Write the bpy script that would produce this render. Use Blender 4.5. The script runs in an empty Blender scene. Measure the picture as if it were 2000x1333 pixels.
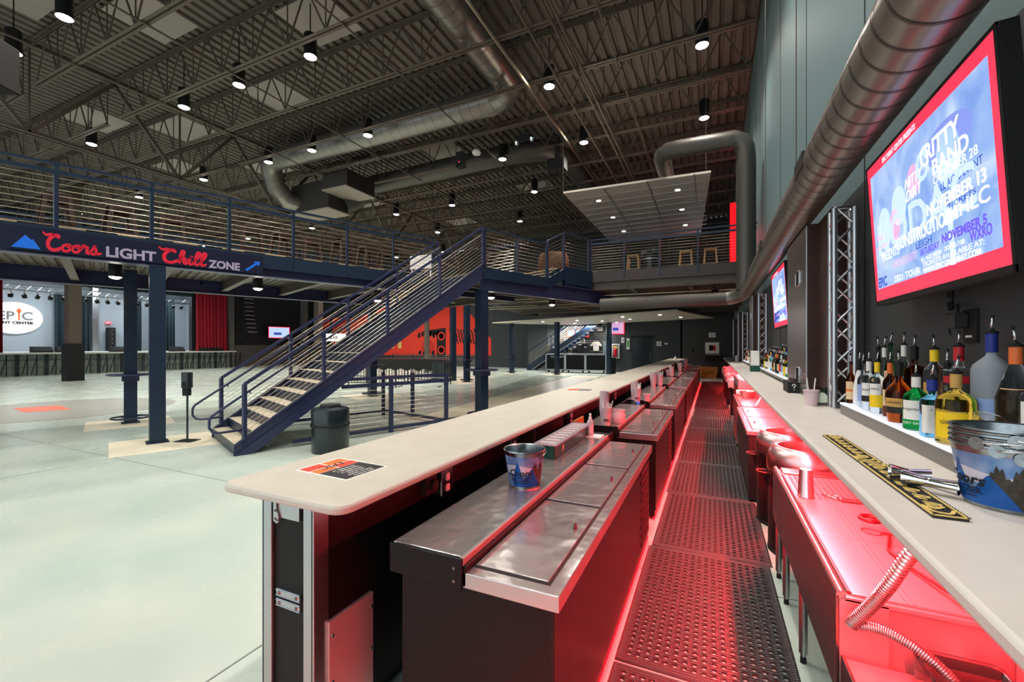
# Scene: music-hall bar. Metres; +Y runs down the bar, +X towards the right wall.
LP=500; LP2=120; LP3=100; RP=430; SP=190; WS=1.2; WC=(.85,.95,1.0); EXPO=0.3
import bpy, math, random
from mathutils import Matrix, Vector
S = bpy.context.scene
COL = S.collection
PI = math.pi
rnd = random.Random(11)

# ---------------------------------------------------------------- materials
def lin(c):
    return tuple(((v / 255) / 12.92 if v / 255 <= .04045 else ((v / 255 + .055) / 1.055) ** 2.4) for v in c) + (1,)

def mat(name, col, rough=.5, metal=0, emit=None, es=1, noise=None, bump=None, trans=0, ior=1.45, coat=0, wave=None, alpha=1, spec=None, rnoise=None, brushed=None):
    m = bpy.data.materials.new(name); m.use_nodes = True
    n = m.node_tree.nodes; l = m.node_tree.links; b = n['Principled BSDF']
    b.inputs['Base Color'].default_value = lin(col)
    b.inputs['Roughness'].default_value = rough
    b.inputs['Metallic'].default_value = metal
    b.inputs['IOR'].default_value = ior
    b.inputs['Transmission Weight'].default_value = trans
    b.inputs['Coat Weight'].default_value = coat
    b.inputs['Alpha'].default_value = alpha
    if spec is not None: b.inputs['Specular IOR Level'].default_value = spec
    if emit:
        b.inputs['Emission Color'].default_value = lin(emit); b.inputs['Emission Strength'].default_value = es
    co = None
    def obj():
        nonlocal co
        if co is None: co = n.new('ShaderNodeTexCoord')
        return co.outputs['Object']
    if noise:                                  # (scale, second colour, detail, lo, hi)
        t = n.new('ShaderNodeTexNoise'); t.inputs['Scale'].default_value = noise[0]
        t.inputs['Detail'].default_value = noise[2] if len(noise) > 2 else 4
        r = n.new('ShaderNodeValToRGB'); r.color_ramp.elements[0].color = lin(col); r.color_ramp.elements[1].color = lin(noise[1])
        r.color_ramp.elements[0].position = noise[3] if len(noise) > 3 else .35
        r.color_ramp.elements[1].position = noise[4] if len(noise) > 4 else .65
        l.new(obj(), t.inputs['Vector']); l.new(t.outputs['Fac'], r.inputs['Fac']); l.new(r.outputs['Color'], b.inputs['Base Color'])
    if rnoise:                                 # (scale, lo, hi)
        t = n.new('ShaderNodeTexNoise'); t.inputs['Scale'].default_value = rnoise[0]; t.inputs['Detail'].default_value = 3
        r = n.new('ShaderNodeMapRange'); r.inputs['From Min'].default_value = .3; r.inputs['From Max'].default_value = .7
        r.inputs['To Min'].default_value = rnoise[1]; r.inputs['To Max'].default_value = rnoise[2]
        l.new(obj(), t.inputs['Vector']); l.new(t.outputs['Fac'], r.inputs['Value']); l.new(r.outputs['Result'], b.inputs['Roughness'])
    h = None
    if bump:                                   # (scale, strength, distance)
        h = n.new('ShaderNodeTexNoise'); h.inputs['Scale'].default_value = bump[0]; h.inputs['Detail'].default_value = 2
        l.new(obj(), h.inputs['Vector']); ho = h.outputs['Fac']; st = bump[1]; di = bump[2]
    if brushed:                                # (sx, sy, sz, strength, distance): stretched noise
        mp = n.new('ShaderNodeMapping'); mp.inputs['Scale'].default_value = brushed[:3]
        h = n.new('ShaderNodeTexNoise'); h.inputs['Scale'].default_value = 1; h.inputs['Detail'].default_value = 2
        l.new(obj(), mp.inputs['Vector']); l.new(mp.outputs['Vector'], h.inputs['Vector']); ho = h.outputs['Fac']; st = brushed[3]; di = brushed[4]
    if wave:                                   # (axis, scale, strength, distance)
        h = n.new('ShaderNodeTexWave'); h.bands_direction = wave[0]; h.inputs['Scale'].default_value = wave[1]
        l.new(obj(), h.inputs['Vector']); ho = h.outputs['Fac']; st = wave[2]; di = wave[3]
    if h:
        bp = n.new('ShaderNodeBump'); bp.inputs['Strength'].default_value = st; bp.inputs['Distance'].default_value = di
        l.new(ho, bp.inputs['Height']); l.new(bp.outputs['Normal'], b.inputs['Normal'])
    return m

# ---------------------------------------------------------------- mesh builder
def frame(o, x, y):
    x = Vector(x).normalized(); y = Vector(y).normalized(); z = x.cross(y).normalized()
    return Matrix(((x.x, y.x, z.x, o[0]), (x.y, y.y, z.y, o[1]), (x.z, y.z, z.z, o[2]), (0, 0, 0, 1)))

def wm(o):
    m = o.matrix_basis.copy()
    while o.parent: o = o.parent; m = o.matrix_basis @ m
    return m

class MB:
    def __init__(s, T=None): s.v = []; s.f = []; s.T = T
    def add(s, vs, fs, M=None):
        k = len(s.v)
        s.v += [tuple(M @ Vector(p)) for p in vs] if M else [tuple(p) for p in vs]
        s.f += [tuple(k + i for i in f) for f in fs]; return s
    def box(s, x0, y0, z0, x1, y1, z1, M=None):
        return s.add([(x0,y0,z0),(x1,y0,z0),(x1,y1,z0),(x0,y1,z0),(x0,y0,z1),(x1,y0,z1),(x1,y1,z1),(x0,y1,z1)],
                     [(3,2,1,0),(4,5,6,7),(0,1,5,4),(1,2,6,5),(2,3,7,6),(3,0,4,7)], M)
    def cbox(s, c, d, rz=0, M=None):
        m = Matrix.Translation(c) @ Matrix.Rotation(rz, 4, 'Z')
        if M: m = M @ m
        return s.box(-d[0]/2,-d[1]/2,-d[2]/2,d[0]/2,d[1]/2,d[2]/2, m)
    def bar(s, p, q, w, h=None, up=(0,0,1)):    # rectangular bar along p-q
        p = Vector(p); q = Vector(q); d = (q-p); L = d.length; d.normalize(); u = Vector(up)
        if abs(d.dot(u)) > .99: u = Vector((1,0,0))
        x = d.cross(u).normalized(); y = x.cross(d).normalized(); h = h or w
        m = Matrix(((x.x,d.x,y.x,p.x),(x.y,d.y,y.y,p.y),(x.z,d.z,y.z,p.z),(0,0,0,1)))
        return s.box(-w/2,0,-h/2,w/2,L,h/2,m)
    def prism(s, poly, z0, z1, M=None):
        n = len(poly)
        return s.add([(x,y,z0) for x,y in poly]+[(x,y,z1) for x,y in poly],
                     [tuple(range(n-1,-1,-1)), tuple(range(n,2*n))]+[(i,(i+1)%n,n+(i+1)%n,n+i) for i in range(n)], M)
    def tube(s, pts, r, n=8, cap=True, closed=False):
        pts = [Vector(p) for p in pts]; N = len(pts); rings = []; vs = []; fs = []
        rr = r if isinstance(r, (list, tuple)) else [r]*N
        px = None
        for i, p in enumerate(pts):
            if closed: d = pts[(i+1)%N]-pts[i-1]
            else: d = pts[min(i+1,N-1)]-pts[max(i-1,0)]
            d.normalize()
            if px is None:
                a = Vector((0,0,1)) if abs(d.z) < .9 else Vector((1,0,0)); px = d.cross(a).normalized()
            else:
                px = (px - d*px.dot(d)).normalized()
            py = d.cross(px)
            for k in range(n):
                t = 2*PI*k/n; vs.append(p+px*math.cos(t)*rr[i]+py*math.sin(t)*rr[i])
        M_ = N if closed else N-1
        for i in range(M_):
            a = i*n; b = ((i+1)%N)*n
            for k in range(n): fs.append((a+k,a+(k+1)%n,b+(k+1)%n,b+k))
        if cap and not closed: fs += [tuple(range(n-1,-1,-1)), tuple((N-1)*n+k for k in range(n))]
        return s.add(vs, fs)
    def lathe(s, prof, c=(0,0,0), n=20, M=None, sx=1, sy=1, cap=True):   # prof: (r,z) list bottom->top along outside
        vs = []; fs = []; N = len(prof)
        for r, z in prof:
            for k in range(n):
                t = 2*PI*k/n; vs.append((c[0]+r*sx*math.cos(t), c[1]+r*sy*math.sin(t), c[2]+z))
        for i in range(N-1):
            for k in range(n): fs.append((i*n+k, i*n+(k+1)%n, (i+1)*n+(k+1)%n, (i+1)*n+k))
        if cap and prof[0][0] > 1e-5: fs.append(tuple(range(n-1,-1,-1)))
        if cap and prof[-1][0] > 1e-5: fs.append(tuple((N-1)*n+k for k in range(n)))
        return s.add(vs, fs, M)
    def disc(s, c, r, n=16, M=None, h=.004):
        return s.lathe([(r,0),(r,h)], c, n, M)
    def ring(s, c, R, r, n=24, m=8, M=None):
        pts = [(c[0]+R*math.cos(2*PI*k/n), c[1]+R*math.sin(2*PI*k/n), c[2]) for k in range(n)]
        if M: pts = [M @ Vector(p) for p in pts]
        return s.tube(pts, r, m, closed=True)
    def stroke(s, pts, w, z=0, h=.004, M=None, sub=6):  # flat ribbon through points (x,y) or (x,y,width scale)
        P = [(p[0],p[1],p[2] if len(p)>2 else 1) for p in pts]; out = []
        for i in range(len(P)-1):
            a=P[max(i-1,0)]; b=P[i]; c=P[i+1]; d=P[min(i+2,len(P)-1)]
            for k in range(sub):
                t=k/sub; out.append(tuple(.5*(2*b[j]+(c[j]-a[j])*t+(2*a[j]-5*b[j]+4*c[j]-d[j])*t*t+(3*b[j]-a[j]-3*c[j]+d[j])*t**3) for j in range(3)))
        out.append(P[-1]); vs=[]; fs=[]; N=len(out)
        for i,p in enumerate(out):
            a=out[max(i-1,0)]; b=out[min(i+1,N-1)]; dx,dy=b[0]-a[0],b[1]-a[1]; L=math.hypot(dx,dy) or 1
            nx,ny=-dy/L*w/2*p[2],dx/L*w/2*p[2]
            vs += [(p[0]+nx,p[1]+ny,z),(p[0]-nx,p[1]-ny,z),(p[0]+nx,p[1]+ny,z+h),(p[0]-nx,p[1]-ny,z+h)]
        for i in range(N-1):
            a=4*i; b=a+4
            fs += [(a+2,a+3,b+3,b+2),(a,a+2,b+2,b),(a+3,a+1,b+1,b+3),(a+1,a,b,b+1)]
        fs += [(0,1,3,2),(4*N-4,4*N-2,4*N-1,4*N-3)]
        return s.add(vs, fs, M)
    def build(s, name, m, parent=None, smooth=False, bevel=0, origin=False):
        T = s.T or Matrix()
        W = [T @ Vector(p) for p in s.v]
        loc = None
        if parent is not None:
            I = wm(parent).inverted(); W = [I @ p for p in W]
        elif origin:
            xs=[p.x for p in W]; ys=[p.y for p in W]; zs=[p.z for p in W]
            loc = Vector(((min(xs)+max(xs))/2,(min(ys)+max(ys))/2,min(zs))); W = [p-loc for p in W]
        me = bpy.data.meshes.new(name); me.from_pydata([tuple(p) for p in W], [], s.f); me.update()
        if m: me.materials.append(m)
        o = bpy.data.objects.new(name, me); COL.objects.link(o)
        if parent is not None: o.parent = parent
        if loc is not None: o.location = loc
        if smooth:
            me.polygons.foreach_set('use_smooth', [True]*len(me.polygons))
            if smooth != 'all':
                try: me.set_sharp_from_angle(angle=math.radians(38))
                except Exception: pass
        if bevel:
            b = o.modifiers.new('bevel','BEVEL'); b.width = bevel; b.segments = 2; b.limit_method = 'ANGLE'
        return o

def tag(o, label, cat, group=None):
    o['label'] = label; o['category'] = cat
    if group: o['group'] = group
    return o
def thing(name, label, cat, loc=(0,0,0), rz=0, group=None):
    o = bpy.data.objects.new(name, None); COL.objects.link(o); o.empty_display_size = .1
    o.location = loc; o.rotation_euler = (0,0,rz); return tag(o, label, cat, group)
def solo(mb, name, m, label, cat, group=None, **k):
    return tag(mb.build(name, m, origin=True, **k), label, cat, group)
def struct(mb, name, m, **k):
    o = mb.build(name, m, **k); o['kind'] = 'structure'; return o
def relabel(o, label):
    o['label'] = label; return o
def kids(o): return [c for c in COL.objects if c.parent is o]
KIDS = {}
def dup(root, loc, rz=None, label=None, group=None):
    r = root.copy(); COL.objects.link(r); r.location = loc
    if rz is not None: r.rotation_euler = (0,0,rz)
    if label: r['label'] = label
    if group: r['group'] = group
    def rec(a, b):
        for c in a.children:
            d = c.copy(); COL.objects.link(d); d.parent = b; rec(c, d)
    rec(root, r); return r

def text(s, size, m, parent, M, name='lettering', ext=.0015, align='CENTER', shear=0, off=0, sp=1, xs=1):
    cu = bpy.data.curves.new('t','FONT'); cu.body = s; cu.size = size; cu.extrude = ext; cu.align_x = align; cu.shear = shear; cu.offset = off; cu.space_character = sp
    cu.resolution_u = 3
    ob = bpy.data.objects.new('t', cu); me = bpy.data.meshes.new_from_object(ob)
    bpy.data.objects.remove(ob); bpy.data.curves.remove(cu)
    me.name = name
    me.transform(M @ Matrix.Diagonal((xs,1,1,1)))
    if parent is not None: me.transform(wm(parent).inverted())
    me.materials.clear(); me.materials.append(m)
    o = bpy.data.objects.new(name, me); COL.objects.link(o)
    if parent is not None: o.parent = parent
    return o

def rrect(x0,y0,x1,y1,r,n=4,corners=(1,1,1,1)):
    pts=[]
    for i,(cx,cy,a) in enumerate(((x0+r,y0+r,PI),(x1-r,y0+r,1.5*PI),(x1-r,y1-r,0),(x0+r,y1-r,.5*PI))):
        if corners[i]:
            pts += [(cx+r*math.cos(a+.5*PI*k/n), cy+r*math.sin(a+.5*PI*k/n)) for k in range(n+1)]
        else: pts.append([(x0,y0),(x1,y0),(x1,y1),(x0,y1)][i])
    return pts
def arc(c, r, a0, a1, n, f): return [f(c, r, a0+(a1-a0)*k/n) for k in range(n+1)]
def ordinal(i): return ('first','second','third','fourth','fifth','sixth','seventh','eighth','ninth','tenth','eleventh','twelfth','thirteenth','fourteenth','fifteenth','sixteenth','seventeenth','eighteenth')[i]

# palette
M = {}
M['floor'] = mat('polished_concrete',(160,182,177),.3,spec=.35,noise=(.9,(200,205,193),5,.1,.9),rnoise=(1.3,.2,.32),bump=(2.5,.03,.01))
M['patch'] = mat('new_concrete',(238,230,205),.3,noise=(2,(228,222,200),5))
M['joint'] = mat('joint_sealant',(110,115,110),.6)
M['disc'] = mat('grey_floor_print',(150,152,146),.3)
M['black'] = mat('black_laminate',(13,14,16),.45,spec=.25,bump=(60,.05,.01))
M['blackm'] = mat('matt_black',(14,15,17),.7)
M['wall'] = mat('charcoal_wall_paint',(56,60,63),.6,bump=(90,.08,.01))
M['steel'] = mat('navy_steel_paint',(24,38,62),.36,noise=(3,(22,42,62),2))
M['steelb'] = mat('blue_steel_paint',(46,51,82),.35)
M['cable'] = mat('steel_cable',(190,178,158),.32,1)
M['joist'] = mat('bronze_joist_paint',(92,83,74),.5,.2)
M['deck'] = mat('roof_deck_paint',(98,91,83),.55)
M['sky'] = mat('smoke_hatch_panel',(150,144,136),.6,noise=(1.2,(162,154,146),3))
M['duct'] = mat('galvanised_duct',(136,132,126),.32,.7)
M['ductd'] = mat('dark_duct',(84,81,77),.45,.5)
M['ss'] = mat('brushed_stainless',(196,196,196),.28,1,brushed=(3,60,60,.06,.01))
M['ssw'] = mat('wavy_stainless',(188,188,188),.2,.82,bump=(5,.3,.03))
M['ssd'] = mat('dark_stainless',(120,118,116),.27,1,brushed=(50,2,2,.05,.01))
M['chrome'] = mat('chrome',(225,225,228),.07,1)
M['alu'] = mat('aluminium',(190,192,196),.3,1)
M['galv'] = mat('galvanised_metal',(170,178,182),.25,1,noise=(30,(140,148,150),2))
M['ctr'] = mat('grey_countertop',(200,193,180),.36,noise=(7,(207,200,188),6),bump=(120,.04,.003))
M['ctr2'] = mat('pale_countertop',(212,206,199),.36,noise=(7,(218,212,205),6))
M['white'] = mat('white_plastic',(236,234,232),.4)
M['pap'] = mat('white_paper',(240,238,232),.7)
M['pinkcup'] = mat('frosted_cup_plastic',(240,214,220),.35,trans=.25)
M['clear'] = mat('clear_plastic',(250,250,250),.06,trans=1,ior=1.2)
M['rubber'] = mat('black_rubber',(40,38,40),.5)
M['mat'] = mat('rubber_mat',(46,40,44),.42,wave=('Y',16,.5,.006))
M['redrub'] = mat('dark_red_rubber',(56,8,16),.35)
M['lens'] = mat('lamp_lens',(255,250,240),.4,emit=(255,242,220),es=30)
M['lens2'] = mat('recessed_lamp_lens',(255,250,240),.4,emit=(255,240,222),es=25)
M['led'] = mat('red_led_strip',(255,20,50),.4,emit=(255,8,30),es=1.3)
M['redcur'] = mat('red_velvet_curtain',(150,18,40),.85)
M['drape'] = mat('black_drape',(26,44,50),.9)
M['stagew'] = mat('white_stage_wall',(158,168,176),.55)
M['wood'] = mat('light_wood',(176,136,88),.55,brushed=(2,2,20,.1,.01),noise=(6,(150,110,70),4))
M['dwood'] = mat('dark_brown_wood',(64,42,36),.5,noise=(5,(50,32,28),4))
M['pallet'] = mat('pale_pine',(205,178,130),.6)
M['card'] = mat('cardboard',(178,128,62),.8)
M['navy'] = mat('navy_sign_panel',(18,20,48),.35)
M['sred'] = mat('sign_red',(226,30,58),.45)
M['sgrey'] = mat('sign_lilac_grey',(168,158,182),.5)
M['sblue'] = mat('sign_blue',(20,112,232),.45)
M['org'] = mat('orange_print',(235,110,40),.6)
M['ink'] = mat('black_ink',(20,20,24),.6)
M['mural'] = mat('red_mural_paint',(232,62,44),.7)
M['gridw'] = mat('brushed_ceiling_tile',(206,198,186),.36,.12,brushed=(1.2,30,1,.12,.01))
M['cyl'] = mat('black_lamp_can',(24,25,28),.4)
M['teal'] = mat('black_bin_plastic',(20,30,36),.3,coat=.3)
M['gold'] = mat('gold_print',(226,196,112),.5)
M['glassclr'] = mat('clear_glass',(236,244,242),.04,trans=1,ior=1.3)
M['sw'] = mat('satin_steel_sheet',(160,148,148),.32,.45)
# ================================================================ setting
struct(MB().box(-50,-8,-.2,8,42,0), 'floor', M['floor'])
mb = MB()
for x in (-26.8,-20.7,-14.6,-8.5,-2.38): mb.box(x-.006,-8,0,x+.006,36,.0012)
for y in (3.5,9.6,15.7,21.8,27.9): mb.box(-36.9,y-.006,0,1.5,y+.006,.0012)
struct(mb, 'trim_1', M['joint'])
def patch(n, pts):
    struct(MB().prism(pts, 0, .002), n, M['patch'])
ud = (.371,.928); wd = (-.928,.371)
def uw(u, w, z=0): return (-9.09+ud[0]*u+wd[0]*w, 4.37+ud[1]*u+wd[1]*w, z)
UW = Matrix(((ud[0],wd[0],0,-9.09),(ud[1],wd[1],0,4.37),(0,0,1,0),(0,0,0,1)))
def dia(n, u, w, a, b): patch(n, [uw(u-a,w-b)[:2],uw(u+a,w-b)[:2],uw(u+a,w+b)[:2],uw(u-a,w+b)[:2]])
dia('trim_2',0.1,-.1,.75,.75); dia('trim_3',-.27,3.15,.75,.75); dia('trim_4',5.95,-2.03,.7,.7); dia('trim_5',6.18,4.43,.8,.8)
dia('trim_6',12.4,7.2,.9,1.2); dia('trim_7',19.0,10.8,.8,.8); dia('trim_8',20,7.7,.8,.8)
patch('trim_9', [(-6.6,8.0),(-5.3,8.0),(-6.0,25.5),(-7.6,25.5)])
struct(MB().lathe([(2.6,0),(2.6,.0025)],(-16.6,5.6,0),48), 'trim_10', M['disc'])
o = struct(MB().add([(-17.9,5.1,.0045),(-16.5,4.9,.0045),(-16.1,5.7,.0045),(-17.6,5.95,.0045)],[(0,1,2,3)]), 'trim_11', mat('floor_print_red',(205,110,90),.4))

# right wall: two colours, split by height, and panel seams
mw = mat('teal_grey_wall_paint',(106,130,136),.55,bump=(70,.06,.006))
struct(MB().box(1.13,-6,3.1,1.4,33,10.4), 'wall_right_upper', mw)
struct(MB().box(1.13,-6,0,1.4,33,3.1), 'wall_right', M['wall'])
mb = MB()
for y in (2.0,4.4,6.8,9.2,11.6,14,16.4): mb.box(1.125,y-.006,0,1.131,y+.006,10.3)
struct(mb, 'trim_12', M['blackm'])
# far walls
struct(MB().box(-1.7,27.2,0,1.13,27.4,4.4).box(-1.75,27.2,0,-1.6,30,4.4), 'wall_back', M['wall'])
struct(MB().box(-6.6,30,0,-4.95,30.2,4.4).box(-3.55,30,0,-1.6,30.2,4.4).box(-4.95,30,2.45,-3.55,30.2,4.4), 'wall_back_entry', M['wall'])
struct(MB().box(-13.2,31.6,0,-6.6,31.8,4.4).box(-6.7,30,0,-6.6,31.6,4.4), 'wall_back_shop', M['wall'])
struct(MB().box(-39,33,0,-13.2,33.2,10.3).box(-13.3,31.6,0,-13.2,33,4.4).box(-13.2,31.6,4.4,1.13,31.9,10.3), 'wall_back_mural', M['wall'])
struct(MB().box(-39,20.95,0,-38.6,33,10.3).box(-39,-6,0,-38.6,8,10.3).box(-39,8,6.2,-38.6,20.95,10.3), 'wall_left', mat('dark_blue_wall_paint',(30,38,44),.6))
struct(MB().box(-38.6,24,0,-38.45,33,1.9), 'trim_13', mat('grey_wainscot',(96,94,92),.6))
for i,y in enumerate((23.6,31.2)):
    struct(MB().box(-38.6,y,0,-38.1,y+.5,10), 'column_wall', mat('grey_pilaster',(112,112,112),.6) if i==0 else bpy.data.materials['grey_pilaster'])

# roof deck: corrugated sheet, flutes along the bar
vs=[];fs=[];x=-39.0;prof=[]
while x < 1.1:
    prof += [(x,10.33),(x+.17,10.33),(x+.2,10.41),(x+.27,10.41)]; x += .3
for px,pz in prof: vs += [(px,-6,pz),(px,33,pz)]
for i in range(len(prof)-1): fs.append((2*i,2*i+1,2*i+3,2*i+2))
struct(MB().add(vs,fs), 'ceiling', M['deck'])
for i,(x,y,w,d) in enumerate(((-13.2,6.2,1.6,1.4),(-15.2,4.3,1.6,1.4),(-13.4,9.9,1.6,1.4),(-18.8,9.9,2,1.4),(-9.3,8.1,1.6,1.4),(-10.0,4.3,1.6,1.4),(-10.6,15.7,1.6,1.3),(-19.2,13.8,1.8,1.3),(-21,8.1,1.8,1.4),(-5.4,4.3,1.5,1.3),(-13.5,17.6,1.8,1.3),(-18.5,19.5,1.8,1.3),(-23,11.9,1.8,1.3),(-8.5,21.4,1.8,1.3),(-15.5,25.2,1.8,1.3))):
    struct(MB().box(x-w/2,y-d/2,10.27,x+w/2,y+d/2,10.33), 'trim_%d'%(20+i), M['sky'])

# bar joists (bottom chord, top chord, webs), one object per joist and bay
JY = [-2.3+1.9*i for i in range(18)]
def joist_mesh(x0, x1):
    b = MB()
    for s in (-1,1):
        b.box(x0,s*.05-.035,9.0,x1,s*.05+.035,9.012).box(x0,s*.018-.006,9.0,x1,s*.018+.006,9.07)
        b.box(x0-.2,s*.05-.035,10.28,x1+.2,s*.05+.035,10.3).box(x0-.2,s*.018-.006,10.2,x1+.2,s*.018+.006,10.3)
    n = int((x1-x0)/1.25); d = (x1-x0)/n
    for i in range(n):
        a = x0+i*d
        b.bar((a,0,9.05),(a+d/2,0,10.25),.032,.032,(0,1,0)); b.bar((a+d/2,0,10.25),(a+d,0,9.05),.032,.032,(0,1,0))
        b.bar((a+d,0,9.05),(a+d,0,10.25),.024,.024,(0,1,0))
    return b
jm = [None,None]
for k,(x0,x1) in enumerate(((-17.05,.9),(-38.3,-17.9))):
    for i,y in enumerate(JY):
        if jm[k] is None:
            o = struct(joist_mesh(x0,x1),'ceiling_joist',M['joist']); jm[k]=o
        else:
            o = jm[k].copy(); COL.objects.link(o)
        o.location = (0,y,0)
# joist girder along the bar direction
b = MB()
for s in (-1,1):
    b.box(-17.5+s*.08-.06,-6,7.75,-17.5+s*.08+.06,33,7.77).box(-17.5+s*.03-.01,-6,7.75,-17.5+s*.03+.01,33,7.87)
    b.box(-17.5+s*.08-.06,-6,10.2,-17.5+s*.08+.06,33,10.3)
for i in range(0,17):
    y = JY[i]
    if i%2: b.bar((-17.5,y,10.2),(-17.5,y-1.9,7.8),.1,.1,(1,0,0)).bar((-17.5,y,10.2),(-17.5,y+1.9,7.8),.1,.1,(1,0,0))
    else: b.bar((-17.5,y,7.8),(-17.5,y,10.2),.05,.05,(1,0,0))
struct(b,'ceiling_girder',M['joist'])
# bridging rods / conduits in the roof running along the bar
def rods(n, pts, r=.02, m='joist'): struct(MB().tube(pts,r,6), n, M[m])
for x in (-2.2,-7.5,-11.5,-14.8,-22,-27): 
    rods('ceiling_bridging',[(x,-5,8.97),(x,31,8.97)],.022)
for x in (-3.05,-3.2,-3.75): rods('ceiling_conduit',[(x,-5,8.9),(x,20,8.9)],.035)
rods('ceiling_conduit',[(-4.6,-5,8.93),(-4.6,22,8.93)],.045,'cable')
# building columns
for (x,y,w) in ((-29.8,10.6,.5),(-30,26,.5)):
    struct(MB().box(x-w/2,y-w/2,1.5,x+w/2,y+w/2,10.2), 'column_hall', M['joist'])
    struct(MB().box(x-.33,y-.33,0,x+.33,y+.33,1.9), 'column_pad', M['blackm'])
struct(MB().box(-17.62,23.9,0,-17.38,24.14,7.75), 'column_hall', M['joist'])
# ================================================================ serving counter (left)
CE = 24.6
t = thing('bar_counter','long grey serving counter on the aluminium-framed black bar front, flyers lying on it','counter',(-1.67,1.22,1.08))
MB().prism(rrect(-2.05,1.22,-1.29,CE,.07),1.08,1.12).build('countertop',M['ctr'],t,smooth=True,bevel=.014)
t = thing('bar_stand','black panelled bar body with aluminium corner rails under the serving counter','bar',(-1.65,1.27,0))
MB().box(-1.80,1.285,.03,-1.50,CE-.1,1.08).build('panel',M['black'],t,bevel=.002)
for a,x in ((1,-1.81),(-1,-1.495)):
    s = -1 if x > -1.6 else 1
    MB().box(min(x,x+s*.058),1.268,0,max(x,x+s*.058),1.285,1.08).box(min(x-s*.004,x+s*.012),1.268,0,max(x-s*.004,x+s*.012),1.345,1.08).build('corner_rail',M['alu'],t,bevel=.003)
MB().box(-1.725,1.27,1.0,-1.58,1.29,1.08).build('top_rail',M['alu'],t,bevel=.002)
for z in (.655,.612):
    o = MB().box(-1.725,1.272,z,-1.58,1.29,z+.034).box(-1.725,1.268,z+.004,-1.58,1.274,z+.008).box(-1.725,1.268,z+.026,-1.58,1.274,z+.03).build('cross_rail',M['alu'],t,bevel=.0015)
    for x in (-1.705,-1.60): MB().lathe([(.008,0),(.006,.004)],n=10,M=frame((x,1.272,z+.017),(1,0,0),(0,0,1))).build('screw',M['ssd'],o)
o = MB().prism([(0,0),(.02,-.01),(.035,.0),(.03,.03),(.018,.045),(.018,.1),(0,.1)],0,.006,frame((-1.73,1.268,.985),(1,0,0),(0,0,1))).build('corner_bracket',M['alu'],t)
for x,z in ((-1.718,.995),(-1.705,.99),(-1.718,1.03)): MB().lathe([(.006,0),(.005,.003)],n=8,M=frame((x,1.262,z),(1,0,0),(0,0,1))).build('screw',M['ssd'],o)
o = MB().box(-1.50,1.335,.0,-1.478,1.60,.565).build('junction_plate',mat('satin_steel_plate',(190,186,188),.38,.6),t,bevel=.003)
for y in (1.355,1.585):
    for z in (.12,.3,.5): MB().lathe([(.008,0),(.006,.004)],n=10,M=frame((-1.478,y,z),(0,1,0),(0,0,1))).build('screw',M['ssd'],o)
for i in range(1,10): MB().box(-1.503,1.285+2.44*i-.02,.03,-1.494,1.285+2.44*i+.02,1.08).build('panel_joint_rail',M['alu'],t)
# outlets on the bar front
def outlet(parent, y, z, x=-1.5):
    o = MB().box(x,y,z,x+.05,y+.12,z+.14).build('outlet_box',M['ssd'],parent,bevel=.004)
    MB().box(x+.05,y,z-.005,x+.056,y+.12,z+.145).build('face_plate',M['galv'],o,bevel=.002)
    for dz in (.035,.1): MB().prism(rrect(-.018,-.024,.018,.024,.014),0,.005,frame((x+.056,y+.06,z+dz),(0,1,0),(0,0,1))).build('socket',M['white'],o)
for y in (2.13,3.1,4.65,7.1): outlet(t,y,.86)
MB().box(-1.5,2.0,.9,-1.46,2.1,1.0).lathe([(.03,0),(.03,.03)],n=14,M=frame((-1.46,2.05,.95),(0,1,0),(0,0,1))).build('switch_box',M['blackm'],t)

# bottle coolers
def cooler(y0, y1, n, label, first=False):
    t = thing('bottle_cooler',label,'bottle cooler',(-.86,(y0+y1)/2,0),0,'bottle coolers behind the serving counter')
    MB().box(-1.2,y0+.02,.03,-.525,y1-.02,.8).box(-1.24,y0,.8,-.87,y1,.885).build('body',M['black'],t,bevel=.004)
    MB().box(-.53,y0+.02,.09,-.515,y1-.02,.79).build('front_panel',mat('ribbed_black_front',(15,13,15),.3,0,spec=.3,wave=('Y',9,.1,.004)) if 'ribbed_black_front' not in bpy.data.materials else bpy.data.materials['ribbed_black_front'],t,bevel=.003)
    MB().box(-.9,y0,.795,-.49,y1,.856).build('top_frame',M['ssw'],t,bevel=.004)
    MB().box(-1.24,y0+.015,.885,-.885,y1,.908).build('back_ledge',M['ssw'],t,bevel=.003)
    o = MB().box(-.9,y0,.856,-.882,y1,.912).build('rail',M['sw'],t,bevel=.002)
    k = int((y1-y0)/.5)
    for i in range(k): MB().lathe([(.005,0),(.005,.006)],n=8,M=frame((-.882,y0+.25+i*(y1-y0)/k,.888),(0,1,0),(0,0,1))).build('rail_screw',M['chrome'],o)
    o = MB().box(-1.24,y0-.012,.79,-.885,y0,.912).build('end_cap',M['black'],t,bevel=.003)
    for x,z in ((-.92,.82),(-.92,.87)): MB().lathe([(.007,0),(.006,.003)],n=8,M=frame((x,y0-.012,z),(1,0,0),(0,0,1))).build('end_cap_screw',M['ssd'],o)
    w = (y1-y0-.10)/n
    for i in range(n):
        a = y0+.05+i*w
        l = MB().box(-.865,a+.018,.857,-.555,a+w-.018,.863).build('lid',M['ssw'],t,bevel=.0015)
        MB().box(-.873,a+.006,.8565,-.543,a+w-.006,.8583).build('lid_gasket',M['blackm'],l)
        h = MB().lathe([(.016,0),(.016,.006),(.012,.014),(.014,.022),(.006,.026)],(-.60,a+w*.62,.861),10,sx=.55).build('handle',M['redrub'],l,smooth=True)
    v = MB()
    for i in range(9): v.box(-.518,y1-.5,.14+.07*i,-.508,y1-.08,.17+.07*i)
    v.build('vent_grille',M['blackm'],t)
    return t
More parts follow.
